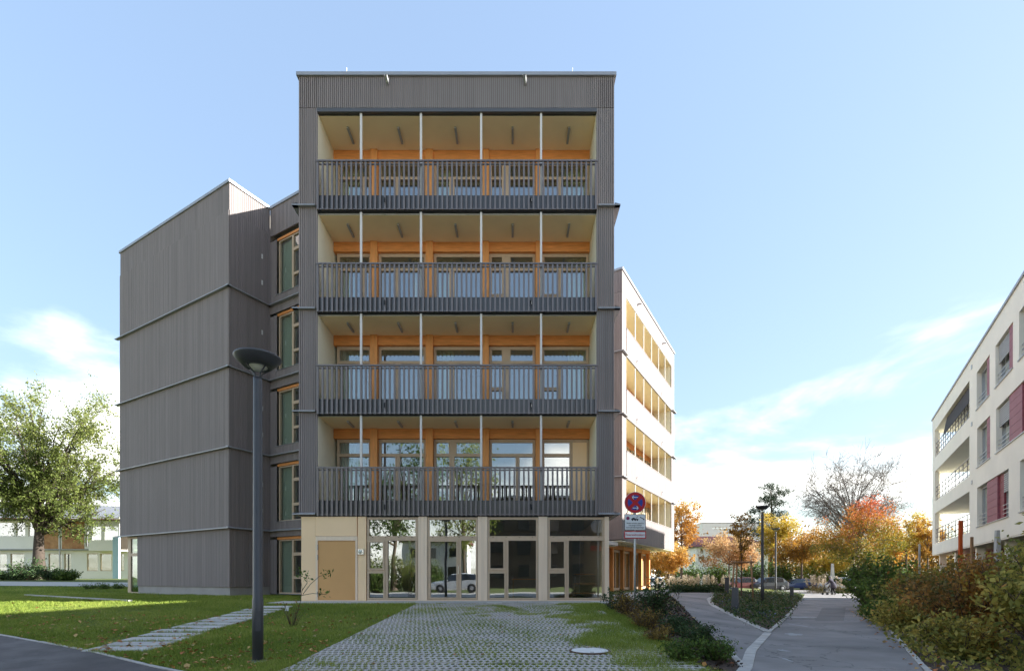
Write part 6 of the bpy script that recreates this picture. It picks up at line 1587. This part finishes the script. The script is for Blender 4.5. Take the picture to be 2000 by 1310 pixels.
# ================================================================== GRASS AND FALLEN LEAVES
def blades(name, c2, hgt, wid, lean, tone, label):
    n = len(c2); hgt = hgt*(1+0.45*wob(c2, 1.1, .7)+0.3*wob(c2, 3.7, 2.)); z = H(c2[:, 0], c2[:, 1]); a = RNG.uniform(0, 2*math.pi, n); h_ = hgt*RNG.uniform(0.55, 1.3, n); w_ = wid*RNG.uniform(0.7, 1.3, n)
    b = np.column_stack([c2, z]); dx = np.column_stack([np.cos(a), np.sin(a), np.zeros(n)])*w_[:, None]*0.5
    tip = b + np.column_stack([RNG.normal(size=n)*lean*h_, RNG.normal(size=n)*lean*h_, h_])
    V = np.stack([b-dx, b+dx, tip], 1).reshape(-1, 3)
    o = np_mesh(name, V, 3, L_GRASS, np.clip(tone, 0, 1)); tag(o, label, 'grass', kind='stuff'); return o
def wob(c, s, p=0.0): return np.sin(c[:, 0]*s+p+1.7*np.sin(c[:, 1]*s*.6))*np.sin(c[:, 1]*s*1.1+2*p+1.3*np.sin(c[:, 0]*s*.7))
# lawn left of the grass paving: denser near the camera
def on_lawn(c):
    x, y = c[:, 0], c[:, 1]
    k = (x < PX0-0.0)
    d = -0.5*(x-lp0.x) - 0.866*(y-lp0.y)                     # beyond the edge of the asphalt path
    k &= d < -0.06
    k &= ~((x > -7.9) & (y > 16.38))
    # not inside the left block, not under the front block
    da = (x-CA[0])*IN[0] + (y-CA[1])*IN[1]; al = (x-CA[0])*EL[0] + (y-CA[1])*EL[1]
    k &= ~((da > 0.0) & (al > 0) & (al < 9.5)); k &= ~((al <= 0) & ((x-P0[0])*IN[0]+(y-P0[1])*IN[1] > 0))
    return k
pts = []
for y0, y1, dens in ((5.5, 9, 3000), (9, 12, 2000), (12, 16.4, 1300), (16.4, 24, 700), (24, 36, 220)):
    xa = -max(1.02*y1, 9.5); A_ = (y1-y0)*(PX0-xa); n = int(A_*dens)
    c = np.column_stack([RNG.uniform(xa, PX0, n), RNG.uniform(y0, y1, n)]); pts.append(c[on_lawn(c)])
near = np.concatenate(pts[:3]); far_ = np.concatenate(pts[3:])
keep = np.ones(len(near), bool)
for ch in steps.children:
    keep &= ~((abs(near[:, 0]-ch.location.x) < 0.51) & (abs(near[:, 1]-ch.location.y) < 0.18))
near = near[keep]
pat = lambda c: 0.42 + 0.16*wob(c, 0.7) + 0.10*wob(c, 2.9, 1.0) + RNG.normal(size=len(c))*0.2
blades('lawn_grass', near, 0.062, 0.010, 0.45, pat(near), 'green lawn grass in front of the grey building')
blades('lawn_grass', far_, 0.075, 0.020, 0.45, pat(far_), 'lawn grass running back beside the left block')
# grass growing through the paving: in the cells everywhere, overgrown in patches and on the right
n = 210000; c = np.column_stack([RNG.uniform(PX0, PX1, n), RNG.uniform(PY0+1.2, PY1, n)])
pch = 0.25*wob(c, 0.62, 0.5) + 0.22*wob(c, 1.7, 2.1) + 0.16*wob(c, 4.3, 0.3) + 0.62*np.clip((c[:, 0]-0.7)/1.4, 0, 1) - 0.22 + 0.25*np.exp(-((c[:, 0]+1.0)/1.5)**2-((c[:, 1]-14.2)/1.1)**2)
mh = np.hypot(c[:, 0]-mc.x, c[:, 1]-mc.y)
cw, ch = 0.566/6, 0.497/3
lx = (c[:, 0]-PX0) % 0.57; ly = (c[:, 1]-PY0) % 0.5; row = np.floor(ly/ch)
cxl = ((lx + 0.5*cw*(row % 2)) % cw) - cw/2; cyl = (ly % ch) - ch/2
incell = (np.abs(cxl)/(cw*0.47) + np.abs(cyl)/(ch*0.455)) < 0.97
keep = (mh > 0.34) & ((incell & (RNG.uniform(size=n) < 0.9)) | (RNG.uniform(size=n) < np.clip(pch*2.6, 0, 1)))
o1 = c[keep & (pch > 0.12)]; o2 = c[keep & (pch <= 0.12) & incell]
blades('paving_grass', o1, 0.075, 0.010, 0.6, pat(o1)+0.06, 'grass growing over the paving blocks in patches')
blades('paving_grass', o2, 0.036, 0.011, 0.35, pat(o2)+0.08, 'short grass standing in the cells of the paving blocks')
# grass strip right edge
n = 16000; c = np.column_stack([RNG.uniform(PX1-0.15, PX1+0.1, n), RNG.uniform(PY0+1.2, PY1, n)]); blades('edge_grass', c, 0.08, 0.010, 0.7, pat(c), 'grass fringe between the paving and the planting bed')
n = 36000; c = np.column_stack([RNG.uniform(-2, 70, n), RNG.uniform(44, 50, n)]); c = c[(c[:, 0] < 24) | (c[:, 0] > 31)]
blades('verge_grass', c, 0.12, 0.05, 0.5, pat(c)+0.35, 'dry grass verge in front of the street')
# fallen leaves
def litter(name, c2, size, label, mat_=None):
    a = np.column_stack([c2, H(c2[:, 0], c2[:, 1]) + RNG.uniform(0.02, 0.06, len(c2))])
    n_ = len(a); d = rv(n_); d[:, 2] *= 0.25; d /= np.linalg.norm(d, axis=1, keepdims=True); w = np.cross(d, np.array([0, 0, 1.0])+rv(n_)*.35); w /= np.linalg.norm(w, axis=1, keepdims=True); s_ = size*RNG.uniform(.6, 1.4, (n_, 1)); up = np.array([0, 0, 1.0])*s_*0.2
    V = np.stack([a-d*s_*.5, a+w*s_*.38+up, a+d*s_*.5, a-w*s_*.38+up], 1).reshape(-1, 3)
    o = np_mesh(name, V, 4, L_FALL, RNG.uniform(0, 1, n_)); tag(o, label, 'leaves', kind='stuff')
cl = []
for y0, y1, n in ((6, 9, 640), (9, 13, 480), (13, 22, 160)):
    c = np.column_stack([RNG.uniform(-1.0*y1, PX0, n), RNG.uniform(y0, y1, n)]); cl.append(c[on_lawn(c)])
litter('fallen_leaves', np.concatenate(cl), 0.075, 'orange and tan fallen leaves scattered over the lawn')
c = np.column_stack([RNG.uniform(PX0, PX1, 46), RNG.uniform(7, 16, 46)]); litter('fallen_leaves', c, 0.06, 'a few dry leaves lying on the grass paving')
c = poly_points(bed_poly, 160); litter('fallen_leaves', c, 0.08, 'pale dry leaves lying on the bark mulch')
c = np.column_stack([pr0[0]+DX*(s_ := RNG.uniform(-2, 16, 260))+NX*(o_ := RNG.uniform(-0.1, 1.0, 260)), pr0[1]+DY*s_+NY*o_]); litter('fallen_leaves', c, 0.07, 'fallen leaves along the edge of the footpath below the hedge')
c = np.column_stack([lo_[1].x + RNG.uniform(-6, 3, 24), lo_[1].y + RNG.uniform(1, 5, 24)]); litter('fallen_leaves', c, 0.06, 'single dry leaves on the dark asphalt path')
